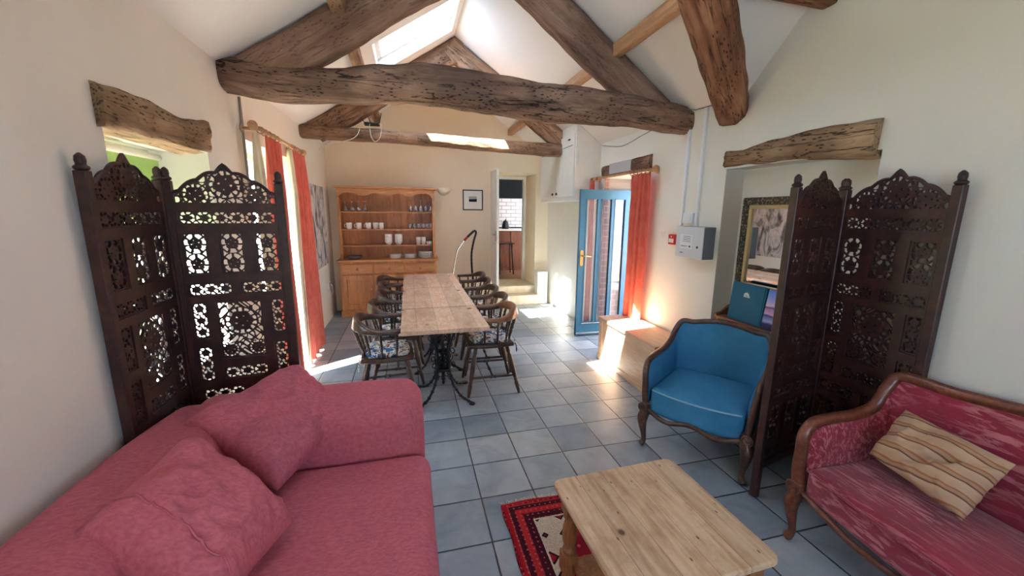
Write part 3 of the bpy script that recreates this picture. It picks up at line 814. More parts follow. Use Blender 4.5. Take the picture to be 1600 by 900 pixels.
def crushed():
    a = N('crimson_crushed_velvet', .7, .25)
    f = a.noise(a.co(), 5, 4)
    st = a.noise(a.co((9, 70, 40), rot=(0, 0, .45)), 1.0, 3, .6, .8)
    ms = a.noise(a.co((1, 1, 1)), 3, 3)
    sp = a.n('SeparateXYZ'); a.l(a.n('NewGeometry').outputs['Normal'], sp.inputs[0])
    c = a.ramp(f, [(.3, rgb(118, 26, 48)), (.7, rgb(146, 38, 64))])
    k = a.math('MULTIPLY', a.ramp(st, [(.50, (0, 0, 0)), (.60, (1, 1, 1))]), a.ramp(ms, [(.35, (.15, .15, .15)), (.6, (.75, .75, .75))]))
    c = a.mix(k, c, rgb(200, 132, 134))
    a.col(c); a.b.inputs['Sheen Weight'].default_value = .3; a.bump(st, .003, .6)
    return a.m
mCrim = crushed()
mFrame2 = wood('mahogany_frame', [rgb(70, 34, 24), rgb(112, 60, 42), rgb(140, 82, 58)], (3, 3, 3), 3, .28, .5)
bergere('settee', 'crimson crushed velvet settee with mahogany frame along the right wall', 'settee', (1.985, .64, 0), -PI / 2 - R(2), 1.30, .50, mCrim, mCrim, hb=.83, ha=.61, hs=.41, mf=mFrame2, rw=.024)
def stripe_mat():
    a = N('striped_cushion_cloth', .9, .15)
    sp = a.n('SeparateXYZ'); a.l(a.co(), sp.inputs[0])
    y = a.math('ADD', a.math('MULTIPLY', a.math('ADD', sp.outputs[0], sp.outputs[2]), .72), a.math('MULTIPLY', a.noise(a.co(), 4, 2), .03))
    f = a.math('FRACT', a.math('MULTIPLY', y, 17))
    c = a.ramp(f, [(0, rgb(180, 150, 124)), (.34, rgb(186, 158, 132)), (.36, rgb(118, 76, 62)), (.44, rgb(118, 76, 62)), (.46, rgb(164, 132, 104)), (.62, rgb(168, 136, 108)), (.64, rgb(158, 104, 74)), (.74, rgb(158, 104, 74)), (.76, rgb(180, 150, 124))])
    a.col(c); a.bump(a.noise(a.co(), 200, 2), .001, .5); return a.m
pillow4('cushion', [(1.965, 1.16, .515), (2.150, 1.165, .705), (2.09, .79, .69), (1.89, .80, .49)], stripe_mat(), 'striped beige and brown cushion tilted on the crimson settee', 'cushion', None, seed=4, thick=.12, wrinkle=.010, corner=.08, fold=.03)

# ------------------------------------------------------------------ coffee table and rug
t = thing('coffee_table', 'stripped pine coffee table with rounded corners on the rug', 'table', (.832, 1.107, 0), R(2))
def rrect(w_, d, r, n_=6):
    out = []
    for cx, cy, a0 in ((w_ / 2 - r, d / 2 - r, 0), (-w_ / 2 + r, d / 2 - r, 90), (-w_ / 2 + r, -d / 2 + r, 180), (w_ / 2 - r, -d / 2 + r, 270)):
        for k in range(n_ + 1): a = R(a0 + 90 * k / n_); out.append((cx + r * math.cos(a), cy + r * math.sin(a)))
    return out
MB().prism(rrect(.575, .56, .035), .455, .48, 'z').build('tabletop', mStrip, t, bevel=.007, seg=3)
MB().box(-.235, .235, -.235, -.215, .36, .455).box(-.235, .235, .215, .235, .36, .455).box(-.235, -.215, -.215, .215, .36, .455).box(.215, .235, -.215, .215, .36, .455).build('apron', mStripLeg, t, bevel=.002)
MB().box(-.22, .22, -.22, .22, .115, .135).build('lower_shelf', mStripLeg, t, bevel=.004)
for sx in (-1, 1):
    for sy in (-1, 1):
        m = MB().box(sx * .225 - .03, sx * .225 + .03, sy * .22 - .03, sy * .22 + .03, .36, .455).box(sx * .225 - .03, sx * .225 + .03, sy * .22 - .03, sy * .22 + .03, .08, .17)
        m.lathe([(.020, .17), (.029, .18), (.029, .19), (.018, .2), (.026, .215), (.032, .25), (.030, .29), (.021, .33), (.030, .345), (.030, .352), (.022, .36)], (sx * .225, sy * .22, 0), 18)
        m.lathe([(.018, .0), (.026, .02), (.028, .05), (.020, .08)], (sx * .225, sy * .22, 0), 18)
        m.build('leg', mStripLeg, t, bevel=.002)
def rug_mat():
    a = N('red_tribal_rug', .98, .1)
    sp = a.n('SeparateXYZ'); a.l(a.co(), sp.inputs[0]); X_, Y_ = sp.outputs[0], sp.outputs[1]
    W2, H2 = .41, .58
    wob = a.math('MULTIPLY', a.math('SUBTRACT', a.noise(a.co(), 60, 2), .5), .004)
    ax = a.math('ABSOLUTE', X_); ay = a.math('ABSOLUTE', Y_)
    d = a.math('ADD', a.math('MINIMUM', a.math('SUBTRACT', W2, ax), a.math('SUBTRACT', H2, ay)), wob)
    # border bands by distance from the edge
    red, dk, mid, cream, field = rgb(168, 28, 40), rgb(72, 20, 36), rgb(186, 44, 48), rgb(222, 206, 184), rgb(150, 28, 48)
    c = a.ramp(a.math('DIVIDE', d, .16), [(0, red), (.16, red), (.17, rgb(176, 74, 60)), (.20, dk), (.36, dk), (.38, mid), (.58, mid), (.60, dk), (.86, rgb(84, 24, 40)), (.87, cream), (.94, cream)], 'CONSTANT')
    # small stars in the dark bands
    def dots(px, scale, r_):
        mp = a.n('Mapping'); mp.inputs['Scale'].default_value = scale; a.l(a.co(), mp.inputs[0])
        v = a.n('TexVoronoi'); v.inputs['Scale'].default_value = 1; v.inputs['Randomness'].default_value = .15; a.l(mp.outputs[0], v.inputs[0])
        return a.math('LESS_THAN', v.outputs[0], r_)
    band = a.math('LESS_THAN', d, .138)
    c = a.mix(a.math('MULTIPLY', a.math('MULTIPLY', dots(0, (34, 34, 1), .17), band), .65), c, rgb(206, 120, 110))
    c = a.mix(a.math('MULTIPLY', a.math('MULTIPLY', dots(0, (22, 25, 1), .16), band), .6), c, rgb(40, 14, 30))
    # serrated diamond field
    dia = a.math('ADD', a.math('DIVIDE', ax, .27), a.math('DIVIDE', ay, .50))
    saw = a.math('MULTIPLY', a.math('PINGPONG', a.math('MULTIPLY', a.math('SUBTRACT', ax, ay), 1.0), .012), 2.2)
    inn = a.math('LESS_THAN', a.math('ADD', dia, saw), 1.0)
    corner = a.math('MULTIPLY', a.math('SUBTRACT', 1., inn), a.math('GREATER_THAN', d, .148))
    # hooked motifs on the cream corners
    mp = a.n('Mapping'); mp.inputs['Scale'].default_value = (8.5, 8.5, 1); mp.inputs['Location'].default_value = (.2, .35, 0); a.l(a.co(), mp.inputs[0])
    v = a.n('TexVoronoi'); v.distance = 'MANHATTAN'; v.inputs['Scale'].default_value = 1; v.inputs['Randomness'].default_value = .3; a.l(mp.outputs[0], v.inputs[0])
    cc = a.ramp(v.outputs[0], [(0, rgb(168, 34, 40)), (.30, rgb(168, 34, 40)), (.31, rgb(40, 20, 34)), (.42, cream)], 'CONSTANT')
    ff = a.mix(a.math('MULTIPLY', dots(0, (18, 18, 1), .16), .8), field, rgb(206, 120, 120))
    c = a.mix(a.math('GREATER_THAN', d, .148), c, ff)
    c = a.mix(corner, c, cc)
    c = a.mix(a.ramp(a.noise(a.co(), 120, 2), [(.3, (.35, .35, .35)), (.6, (0, 0, 0))]), c, rgb(60, 14, 24))
    a.col(c); a.bump(a.noise(a.co(), 300, 2), .004, 1); return a.m
t = thing('rug', 'red tribal rug with cream corners and fringe under the coffee table', 'rug', (.835, 1.258, 0), 0)
def rugf(u, v):
    x, y = -.41 + .82 * u, -.58 + 1.16 * v
    return (x + .004 * math.sin(y * 22), y + .004 * math.sin(x * 19), .009 + .002 * noise.noise(Vector((x * 5, y * 5, 1))))
o = MB().grid(rugf, 30, 40).build('pile', rug_mat(), t, solid=.012)
m = MB()
for i in range(105):
    x = -.405 + .81 * i / 104
    for sy in (-1, 1):
        q = random.uniform(-.012, .012); y0 = sy * .575
        m.tube([(x, y0, .010), (x + q * .5, y0 + sy * .018, .007), (x + q * 1.4, y0 + sy * random.uniform(.03, .045), .0035)], .0016, 3)
o = m.build('fringe', plain('cream_fringe', rgb(206, 196, 176), .95), t); o['kind'] = 'stuff'

# ------------------------------------------------------------------ pine chest
t = thing('blanket_chest', 'long pine blanket chest under the fire panel, striped by sunlight', 'chest', (2.145, 3.27, 0), 0)
MB().box(-.185, .19, -.50, .50, .05, .435).build('body', mChest, t, bevel=.003)
MB().box(-.195, .19, -.51, .51, 0, .06).build('plinth', mChest, t, bevel=.004)
MB().box(-.20, .19, -.52, .52, .437, .475).build('lid', mChest, t, bevel=.005)
for y in (-.465, .465): MB().box(-.19, -.184, y - .035, y + .035, .06, .435).build('corner_board', mChest, t)

# ------------------------------------------------------------------ dining tables
def iron_base(t, yc=0):
    m = MB()
    for sx in (-1, 1):
        for sy in (-1, 1):
            P = [(sx * .17, yc + sy * .17, .68), (sx * .10, yc + sy * .10, .60), (sx * .055, yc + sy * .055, .47), (sx * .045, yc + sy * .045, .36), (sx * .05, yc + sy * .05, .25), (sx * .075, yc + sy * .075, .14), (sx * .13, yc + sy * .13, .05), (sx * .19, yc + sy * .19, .018), (sx * .215, yc + sy * .215, .012)]
            P = smooth_path(P, 4); leg = MB().tube(P, [.011] * len(P), 8)
            # rope-like studs down the foot
            for i in range(14, len(P) - 3, 2): leg.tube([P[i] + Vector((0, 0, -.008)), P[i] + Vector((0, 0, .010))], .015, 6)
            leg.lathe([(.026, 0), (.028, .008), (.018, .016), (.004, .020)], tuple(P[-1] - Vector((0, 0, .012))), 10)
            # scroll rings between leg and column
            for (r_, z, k) in ((.028, .55, .075), (.022, .43, .075), (.020, .31, .078), (.024, .19, .055)):
                c = Vector((sx * k, yc + sy * k, z)); d = Vector((sx, sy, 0)).normalized()
                leg.tube([c + d * r_ * math.cos(a * PI / 7) + Vector((0, 0, r_ * math.sin(a * PI / 7))) for a in range(14)], .0048, 6, closed=True)
            leg.build('leg', mIron, t)
    m.tube([(0, yc, .17), (0, yc, .68)], .014, 8)
    m.lathe([(.03, .24), (.075, .245), (.08, .255), (.075, .265), (.03, .27)], (0, yc, 0), 8)
    m.lathe([(.03, .40), (.062, .405), (.066, .413), (.03, .42)], (0, yc, 0), 8)
    m.lathe([(.002, .10), (.014, .12), (.008, .14), (.02, .155), (.012, .175)], (0, yc, 0), 8)
    for k in range(8):
        a = k * PI / 4; r_ = .058
        for z0 in (.275, .335): m.tube([(r_ * math.cos(a) + .0, yc + r_ * math.sin(a), z0), (r_ * 1.25 * math.cos(a + .3), yc + r_ * 1.25 * math.sin(a + .3), z0 + .03), (r_ * math.cos(a + .6), yc + r_ * math.sin(a + .6), z0 + .06)], .005, 5)
    for k in range(4):
        a = k * PI / 2; u_ = Vector((math.cos(a), math.sin(a), 0)); w_ = Vector((-math.sin(a), math.cos(a), 0)); c0 = Vector((0, yc, 0)) + u_ * .048
        m.tube([c0 + u_ * .05 + Vector((0, 0, .67)), c0 + u_ * .012 + Vector((0, 0, .50)), c0 + Vector((0, 0, .28))], .006, 6)
        for (z, r_) in ((.60, .026), (.53, .020), (.46, .024), (.35, .024), (.30, .018), (.22, .024)):
            for sg in (-1, 1):
                c = c0 + Vector((0, 0, z)) + w_ * sg * (r_ + .002)
                m.tube([c + w_ * r_ * math.cos(q * PI / 6) + Vector((0, 0, r_ * math.sin(q * PI / 6))) for q in range(12)], .0042, 5, closed=True)
    m.build('column', mIron, t)
    MB().box(-.21, .21, yc - .02, yc + .02, .67, .683).box(-.02, .02, yc - .21, yc + .21, .67, .683).build('top_cross', mIron, t)
tabs = [(2.83, 3.515, 3.25, 'front one of the three dining tables, with its cast iron base in view'), (3.52, 4.455, 3.99, 'middle one of the three dining tables in the row'), (4.46, 5.45, 4.96, 'dining table of the row standing closest to the dresser')]
for (y0, y1, yb, lab) in tabs:
    yc = (y0 + y1) / 2
    t = thing('dining_table', lab, 'table', (.24, yc, 0), 0, 'dining tables set end to end')
    dz = {0: 0, 1: .006, 2: .012}[tabs.index((y0, y1, yb, lab))]
    MB().box(-.325, .325, -(y1 - y0) / 2 + .006, (y1 - y0) / 2 - .006, .684, .72 + dz).build('tabletop', mTable, t, bevel=.004)
    iron_base(t, yb - yc)

# ------------------------------------------------------------------ captain's chairs
def floral():
    a = N('floral_seat_cloth', .9, .15)
    v = a.co()
    f1 = a.noise(v, 7.5, 3, .6, 1.2); f2 = a.noise(v, 17, 3, .6, 1.5)
    c = a.ramp(f1, [(.0, rgb(50, 96, 140)), (.44, rgb(66, 118, 164)), (.47, rgb(216, 212, 196)), (.56, rgb(226, 220, 206)), (.58, rgb(132, 64, 66)), (.64, rgb(96, 66, 60))], 'CONSTANT')
    c = a.mix(a.ramp(f2, [(.52, (0, 0, 0)), (.54, (.9, .9, .9))], 'CONSTANT'), c, rgb(40, 56, 88))
    c = a.mix(a.ramp(a.noise(v, 34, 2), [(.60, (0, 0, 0)), (.62, (1, 1, 1))], 'CONSTANT'), c, rgb(228, 222, 208))
    a.col(c); a.bump(a.noise(v, 160, 2), .001, .6); return a.m
mFloral = floral()
def captain(name='captains_chair'):
    t = thing(name, 'x', 'chair', (0, 0, 0), 0, 'captains chairs round the dining tables')
    # front faces -Y
    MB().rbox((-.205, -.20, .42), (.205, .20, .455), .016, 3, 10, fn=lambda p: Vector((p.x * (1 - .10 * (p.y / .2) ** 2 - .05 * (p.y > 0) * p.y / .2), p.y, p.z))).build('seat', mChairW, t)
    def cf(p):
        q = Vector(p); r_ = (abs(q.x / .185) ** 3 + abs(q.y / .18) ** 3) ** (1 / 3)
        q.z += .008 * noise.noise(Vector((q.x * 14, q.y * 14, 0))); return q
    MB().rbox((-.180, -.18, .455), (.180, .165, .49), .018, 4, 10, fn=lambda p: cf(Vector((p.x * (1 - .16 * (p.y / .18) ** 2), p.y * (1 - .12 * (p.x / .18) ** 2), p.z)))).build('seat_cushion', mFloral, t)
    for sx in (-1, 1):
        MB().tube([(sx * .18, .215, .37), (sx * .185, .21, .42), (sx * .175, .195, .46), (sx * .15, .165, .468), (sx * .16, .20, .472), (sx * .20, .21, .43), (sx * .205, .212, .39)], .004, 5).build('cushion_tie', mFloral, t)
    prof = [(.012, 0), (.016, .12), (.019, .22), (.013, .27), (.019, .285), (.013, .30), (.017, .36), (.022, .55), (.020, .78), (.013, .84), (.018, .87), (.014, 1)]
    legs = {}
    for sx in (-1, 1):
        for sy in (-1, 1):
            foot = (sx * .215, sy * (.215 if sy < 0 else .235), 0); head = (sx * .145, sy * .135, .425)
            MB().turned(foot, head, prof, 10).build('leg', mChairW, t)
            legs[(sx, sy)] = (Vector(foot), Vector(head))
    def at(k, z): a, b_ = legs[k]; return a + (b_ - a) * (z / .425)
    sp_ = [(.007, 0), (.011, .2), (.009, .42), (.015, .45), (.010, .5), (.015, .55), (.009, .58), (.011, .8), (.007, 1)]
    for sx in (-1, 1): MB().turned(at((sx, -1), .16), at((sx, 1), .16), sp_, 8).build('stretcher', mChairW, t)
    a_ = (at((-1, -1), .16) + at((-1, 1), .16)) / 2; b_ = (at((1, -1), .16) + at((1, 1), .16)) / 2
    MB().turned(a_, b_, sp_, 8).build('stretcher', mChairW, t)
    # horseshoe arm rail
    ctl = [(-.235, -.10), (-.250, -.02), (-.245, .08), (-.20, .17), (-.11, .225), (0, .24), (.11, .225), (.20, .17), (.245, .08), (.250, -.02), (.235, -.10)]
    P = smooth_path([(x, y, 0) for x, y in ctl], 5); nP = len(P); vs = []; fs = []
    for i, p in enumerate(P):
        d = (P[min(i + 1, nP - 1)] - P[max(i - 1, 0)]).normalized(); nrm = Vector((d.y, -d.x, 0)); tt = i / (nP - 1); bk = math.exp(-((tt - .5) / .24) ** 4)
        end = math.sin(min(1, min(tt, 1 - tt) / .05) * PI / 2) if min(tt, 1 - tt) < .05 else 1
        wd = (.030 - .012 * bk) * (.55 + .45 * end); z0 = .665 + .015 * bk; z1 = .695 + .065 * bk
        lean = .016 * bk
        for (a, z) in ((-wd, z0 + .006), (-wd * .8, z0), (wd * .8, z0), (wd, z0 + .006), (wd + lean, z1 - .006), (wd * .8 + lean, z1), (-wd * .8 + lean, z1), (-wd + lean, z1 - .006)):
            q = p - nrm * a * -1; vs.append((q.x, q.y, z))
    for i in range(nP - 1):
        for k in range(8): fs.append((i * 8 + k, i * 8 + (k + 1) % 8, (i + 1) * 8 + (k + 1) % 8, (i + 1) * 8 + k))
    fs += [tuple(range(8))[::-1], tuple(range((nP - 1) * 8, nP * 8))]
    rail = MB().add(vs, fs, True)
    rail.build('arm_rail', mChairW, t, bevel=0)
    sp2 = [(.007, 0), (.009, .25), (.013, .4), (.008, .46), (.014, .52), (.009, .60), (.011, .8), (.008, 1)]
    for a in (-112, -82, -52, -26, 0, 26, 52, 82, 112):
        s_, c_ = math.sin(R(a)), math.cos(R(a))
        lo = (.180 * s_, .02 + .165 * c_, .45); hi = (.240 * s_, .0 + .235 * c_ + (.012 if abs(a) < 100 else .02), .672)
        if abs(a) > 100: lo = (.185 * (1 if a > 0 else -1), -.065, .45); hi = (.240 * (1 if a > 0 else -1), -.075, .672)
        MB().turned(lo, hi, sp2, 8).build('spindle', mChairW, t)
    return t
CH = [(.66, 3.37, 91, 'captains chair with the paler top rail, facing the front table from the door side'),
      (.70, 3.83, 92, 'second captains chair from the front on the door side of the tables'),
      (.70, 4.27, 88, 'third captains chair from the front on the door side, midway along the tables'),
      (.72, 4.80, 90, 'fourth captains chair from the front on the door side of the tables'),
      (.74, 5.27, 90, 'captains chair in front of the vacuum wand, last on the door side'),
      (-.205, 3.22, -94, 'captains chair with a blue floral pad nearest the sofa on the window side'),
      (-.14, 3.74, -92, 'second captains chair from the sofa on the window side of the tables'),
      (-.11, 4.24, -88, 'third captains chair from the sofa, midway along the window side'),
      (-.12, 4.72, -90, 'fourth captains chair from the sofa on the window side'),
      (-.16, 5.15, -80, 'captains chair before the dresser doors, last on the window side')]
proto = None
for (x, y, a, lab) in CH:
    if proto is None: c = proto = captain()
    else: c = copy_tree(proto)
    c.location = (x, y, 0); c.rotation_euler = (0, 0, R(-a)); c['label'] = lab
for ch in proto.children:
    if ch.name.split('.')[0] == 'arm_rail': ch.data = ch.data.copy(); ch.data.materials[0] = mChairL

# ------------------------------------------------------------------ pine dresser and its china
DX = -.30
t = thing('dresser', 'tall orange pine dresser with open plate shelves against the far wall', 'dresser', (DX, 6.40, 0), 0)
MB().box(-.70, .70, -.21, .20, .09, .82).build('carcass', mPine, t, bevel=.002)
MB().box(-.715, .715, -.225, .20, 0, .095).build('plinth', mPineH, t, bevel=.004)
MB().box(-.735, .735, -.24, .205, .82, .85).build('worktop', mPineH, t, bevel=.006)
for i, x0 in enumerate((-.665, -.215, .235)):
    x1 = x0 + .43
    d = MB().box(x0, x1, -.234, -.209, .655, .79).build('drawer', mPineH, t, bevel=.004)
    MB().lathe([(.008, 0), (.008, .012), (.018, .02), (.020, .028), (.010, .036), (.001, .038)], n=12, mat=Matrix.Translation(((x0 + x1) / 2, -.234, .722)) @ Matrix.Rotation(PI / 2, 4, 'X')).build('knob', mPineH, d)
    m = MB().box(x0, x0 + .06, -.236, -.209, .12, .63).box(x1 - .06, x1, -.236, -.209, .12, .63).box(x0 + .06, x1 - .06, -.236, -.209, .12, .19).box(x0 + .06, x1 - .06, -.236, -.209, .56, .63).box(x0 + .06, x1 - .06, -.214, -.209, .19, .56)
    d = m.build('door', mPine, t, bevel=.002)
    MB().lathe([(.008, 0), (.008, .012), (.018, .02), (.020, .028), (.010, .036), (.001, .038)], n=12, mat=Matrix.Translation((x1 - .03, -.236, .42)) @ Matrix.Rotation(PI / 2, 4, 'X')).build('knob', mPineH, d)
HY = -.07
MB().box(-.69, .69, .185, .20, .85, 1.88).build('back_boards', mPine, t)
for sx in (-.69, .665): MB().box(sx, sx + .028, HY, .186, .85, 1.86).build('side_panel', mPine, t, bevel=.002)
SH = [1.054, 1.294, 1.552]
for z in SH: MB().box(-.664, .666, HY + .01, .186, z - .018, z).build('shelf', mPineH, t, bevel=.003)
n_ = 60; poly = []
for i in range(n_ + 1):
    x = -.69 + 1.383 * i / n_; u = abs(x) / .69
    z = 1.800 - .026 * math.cos(u * PI * 3.0 / .72 * 1.0) * (1 if u < .72 else 0)
    if u >= .72: q = (u - .72) / .28; z = 1.826 - .09 * (max(0, (q - .35) / .65)) ** 1.8
    if u > .97: z = 1.72
    poly.append((x, z))
MB().prism(poly + [(.693, 1.865), (-.69, 1.865)], HY - .012, HY + .004, 'y').build('scalloped_frieze', mPineH, t)
MB().box(-.70, .702, HY - .02, .2, 1.865, 1.885).box(-.73, .732, HY - .05, .205, 1.885, 1.912).build('cornice', mPineH, t, bevel=.006)
for sx in (-.66, .662): MB().tube([(sx, HY - .004, .86), (sx, HY - .004, 1.74)], .008, 8).build('beading', mPineH, t)

def clearglass():
    a = N('clear_glass', .02, .6); t_ = a.n('BsdfTransparent'); t_.inputs[0].default_value = (.97, .98, .98, 1)
    g = a.n('BsdfGlossy'); g.inputs['Roughness'].default_value = .22
    lw = a.n('LayerWeight'); lw.inputs[0].default_value = .35
    m = a.n('MixShader'); a.l(a.math('MULTIPLY_ADD', lw.outputs['Facing'], .5, .16), m.inputs[0]); df = a.n('BsdfDiffuse'); df.inputs[0].default_value = (.9, .93, .95, 1); m0_ = a.n('MixShader'); m0_.inputs[0].default_value = .22; a.l(t_.outputs[0], m0_.inputs[1]); a.l(df.outputs[0], m0_.inputs[2])  # white diffuse mixed in stands for the glasses' bright highlights
    a.l(m0_.outputs[0], m.inputs[1]); a.l(g.outputs[0], m.inputs[2])
    a.l(m.outputs[0], a.t.nodes['Material Output'].inputs[0]); return a.m
mClear = clearglass()
def px2x(px, y=6.42):   # rough picture column to x on the dresser
    return -1.0 + (px - 521) * (1.43 / 160.5) * 1.0
def single(name, mb, mat, loc, lab, cat, grp, rz=0):
    o = mb.build(name, mat); o.location = loc; o.rotation_euler = (0, 0, rz); tag(o, lab, cat, grp); return o
def dup(o, loc, lab=None, rz=0):
    c = copy_tree(o); c.location = loc; c.rotation_euler = (0, 0, rz)
    if lab: c['label'] = lab
    return c
goblet = [(.034, .150), (.034, .148), (.006, .142), (.0045, .080), (.010, .072), (.032, .052), (.036, .025), (.031, 0), (.030, .001), (.034, .026), (.030, .050), (.002, .068)]
g0 = single('wine_glass', MB().lathe(goblet, n=16, cap=False), mClear, (DX - .595, 6.43, 1.552), 'x', 'glass', 'wine glasses upside down on the top shelf, short row')
for i, x in enumerate((-.595, -.50, -.41, -.32)):
    o = g0 if i == 0 else dup(g0, (0, 0, 0)); o.location = (DX + x, 6.43, 1.552)
    o['label'] = ['upturned wine glass at the outer end of the short row on the top shelf', 'second upturned wine glass from the dresser side in the short row', 'third upturned wine glass from the dresser side in the short row', 'upturned wine glass at the inner end of the short row'][i]
    o['group'] = 'four upturned wine glasses on the top shelf'
tall = [(.033, .180), (.033, .178), (.006, .172), (.0045, .105), (.010, .098), (.029, .075), (.032, .035), (.028, 0), (.027, .001), (.030, .036), (.027, .073), (.002, .093)]
g0 = single('wine_glass', MB().lathe(tall, n=16, cap=False), mClear, (0, 0, 0), 'x', 'glass', 'x')
for i, x in enumerate((.345, .42, .495, .57, .64)):
    o = g0 if i == 0 else dup(g0, (0, 0, 0)); o.location = (DX + x, 6.43, 1.552)
    o['label'] = ['taller upturned wine glass nearest the shelf middle, first of five', 'second of five taller upturned wine glasses from the shelf middle', 'middle one of the five taller upturned wine glasses', 'fourth of five taller upturned wine glasses, next to last before the dresser side', 'taller upturned wine glass right against the dresser side'][i]
    o['group'] = 'five taller upturned wine glasses on the top shelf'
g0 = single('tumbler', MB().lathe([(.001, .004), (.026, .004), (.032, .085), (.034, .085), (.028, 0), (.001, 0)], n=16, cap=False), mClear, (0, 0, 0), 'x', 'glass', 'tumblers on the second shelf')
for i, x in enumerate((.325, .39, .455, .52, .585, .645)):
    o = g0 if i == 0 else dup(g0, (0, 0, 0)); o.location = (DX + x, 6.42, 1.294)
    o['label'] = '%s tumbler counting from the shelf middle, second shelf down' % ['first', 'second', 'third', 'fourth', 'fifth', 'sixth and last'][i]
def mug(h=.095, r=.041):
    m = MB().lathe([(.001, .006), (r * .86, .006), (r - .003, h), (r, h + .001), (r + .001, h - .002), (r * .90, .0), (.001, 0)], n=18, cap=False)
    t = thing('mug', 'x', 'mug', (0, 0, 0), 0, 'white mugs on the second shelf')
    m.build('cup', mChina, t)
    MB().tube([(-r * .92, 0, h * .80), (-r - .018, 0, h * .82), (-r - .030, 0, h * .60), (-r - .026, 0, h * .38), (-r * .9, 0, h * .25)], .0055, 6).build('handle', mChina, t); return t
m0 = mug()
for i, (x, rz) in enumerate(((-.555, 30), (-.42, 35), (-.285, 40), (-.185, 250), (-.10, 20))):
    o = m0 if i == 0 else copy_tree(m0); o.location = (DX + x, 6.40 + (.02 if i == 3 else 0), 1.294); o.rotation_euler = (0, 0, R(rz))
    o['label'] = '%s white mug in the row of five on the second shelf' % ['outermost', 'second', 'third, middle', 'fourth, handle turned away,', 'innermost'][i]
m1 = mug(.115, .036)
for i, x in enumerate((.44, .518)):
    o = m1 if i == 0 else copy_tree(m1); o.location = (DX + x, 6.40, 1.054); o.rotation_euler = (0, 0, R(200 - 100 * i)); o['group'] = 'tall patterned mugs on the third shelf'
    o['label'] = ['tall white mug standing just after the stacked bowls, third shelf', 'tall white mug touching the small stack of side plates'][i]
bowl = [(.001, .004), (.030, .004), (.053, .040), (.058, .062), (.060, .062), (.056, .038), (.033, 0), (.001, 0)]
b0 = single('bowl', MB().lathe(bowl, n=22, cap=False), mChina, (0, 0, 0), 'x', 'bowl', 'x')
first = True
for s_i, x in enumerate((-.005, .145)):
    for k in range(5):
        o = b0 if first else dup(b0, (0, 0, 0)); first = False
        o.location = (DX + x, 6.40, 1.054 + k * .0255)
        o['label'] = 'white bowl, %s in the bowl stack nearer the %s' % (['bottom', 'second from bottom', 'middle', 'second from top', 'topmost'][k], ['row of mugs', 'tall mugs'][s_i])
        o['group'] = 'stacked white bowls on the third shelf'
plate = lambda r: [(.001, .005), (r * .62, .005), (r * .98, .017), (r, .016), (r * .64, 0), (.001, 0)]
WORDS = ['bottom', 'second from bottom', 'third from bottom', 'fourth from bottom', 'fifth from bottom', 'sixth from bottom']
def stack(x, y, z, r, n, grp, where, step=.0125):
    p0 = single('plate', MB().lathe(plate(r), n=28, cap=False), mChina, (DX + x, y, z), 'x', 'plate', grp)
    for k in range(n):
        o = p0 if k == 0 else dup(p0, (0, 0, 0)); o.location = (DX + x, y, z + k * step)
        o['label'] = 'white plate, %s in the %s' % ('topmost' if k == n - 1 else WORDS[k], where)
stack(.085, 6.36, .85, .098, 5, 'plates in the three big stacks', 'worktop stack nearest the dresser middle')
stack(.305, 6.36, .85, .098, 5, 'plates in the three big stacks', 'middle stack on the worktop')
stack(.545, 6.36, .85, .118, 7 - 1, 'plates in the three big stacks', 'wide tall stack at the dresser end', .0165)
stack(.605, 6.41, 1.054, .060, 4, 'side plates on the third shelf', 'small stack on the third shelf', .012)
mDish = plain('smoky_glass', rgb(128, 104, 104), .12, .6)
for k in range(2):
    single('serving_dish', MB().lathe([(.001, .008), (.07, .008), (.105, .034), (.109, .034), (.076, 0), (.001, 0)], n=24, cap=False), mDish, (DX - .50, 6.37, .85 + .014 * k), ['lower smoky serving dish on the dresser worktop', 'upper smoky serving dish nested on the dresser worktop'][k], 'dish', 'nested serving dishes')

# ------------------------------------------------------------------ far wall: lamp, picture, steps, doorway, kitchen
t = thing('wall_lamp', 'white plaster half-bowl wall light beside the dresser top', 'lamp', (.565, 6.62, 1.86), 0)
m = MB(); 
def lampf(u, v):
    a = PI * u; r_ = .118 * math.sin(PI / 2 * (v * .97 + .03)) ** .7
    return (math.cos(a) * r_, -math.sin(a) * r_ * .8, .115 * v - .045)
m.grid(lampf, 24, 10).build('bowl_shade', plain('lamp_plaster', rgb(246, 240, 220), .6), t, solid=.006)
MB().box(-.05, .05, -.01, .0, -.005, .06).build('back_plate', mWhite, t)
t = thing('picture', 'small black framed print with white mount on the far wall', 'picture', (1.037, 6.62, 1.752), 0)
m = MB().box(-.165, .165, -.022, 0, .148, .163).box(-.165, .165, -.022, 0, -.163, -.148).box(-.165, -.150, -.022, 0, -.148, .148).box(.150, .165, -.022, 0, -.148, .148)
m.build('frame', mBlack, t, bevel=.002)
MB().box(-.15, .15, -.012, -.004, -.148, .148).build('mount', plain('mount_card', rgb(232, 228, 218), .8), t)
a = N('engraving', .8, .1); sp = a.n('SeparateXYZ'); a.l(a.co((1, 1, 1), gen=True), sp.inputs[0])
hl = a.math('ADD', a.math('MULTIPLY', a.noise(a.co((14, 1, 14)), 1.6, 3), .5), .25)
a.col(a.mix(a.math('LESS_THAN', sp.outputs[2], hl), rgb(170, 172, 170), rgb(34, 38, 38)))
MB().box(-.065, .065, -.0145, -.012, -.028, .058).build('print', a.m, t)
t = thing('carpeted_steps', 'two sisal carpeted steps up to the kitchen doorway', 'steps', (1.78, 6.5, 0), 0)
MB().box(-.40, .40, -.11, .119, 0, .165).build('lower_step', mCarpet, t, bevel=.012, seg=3)
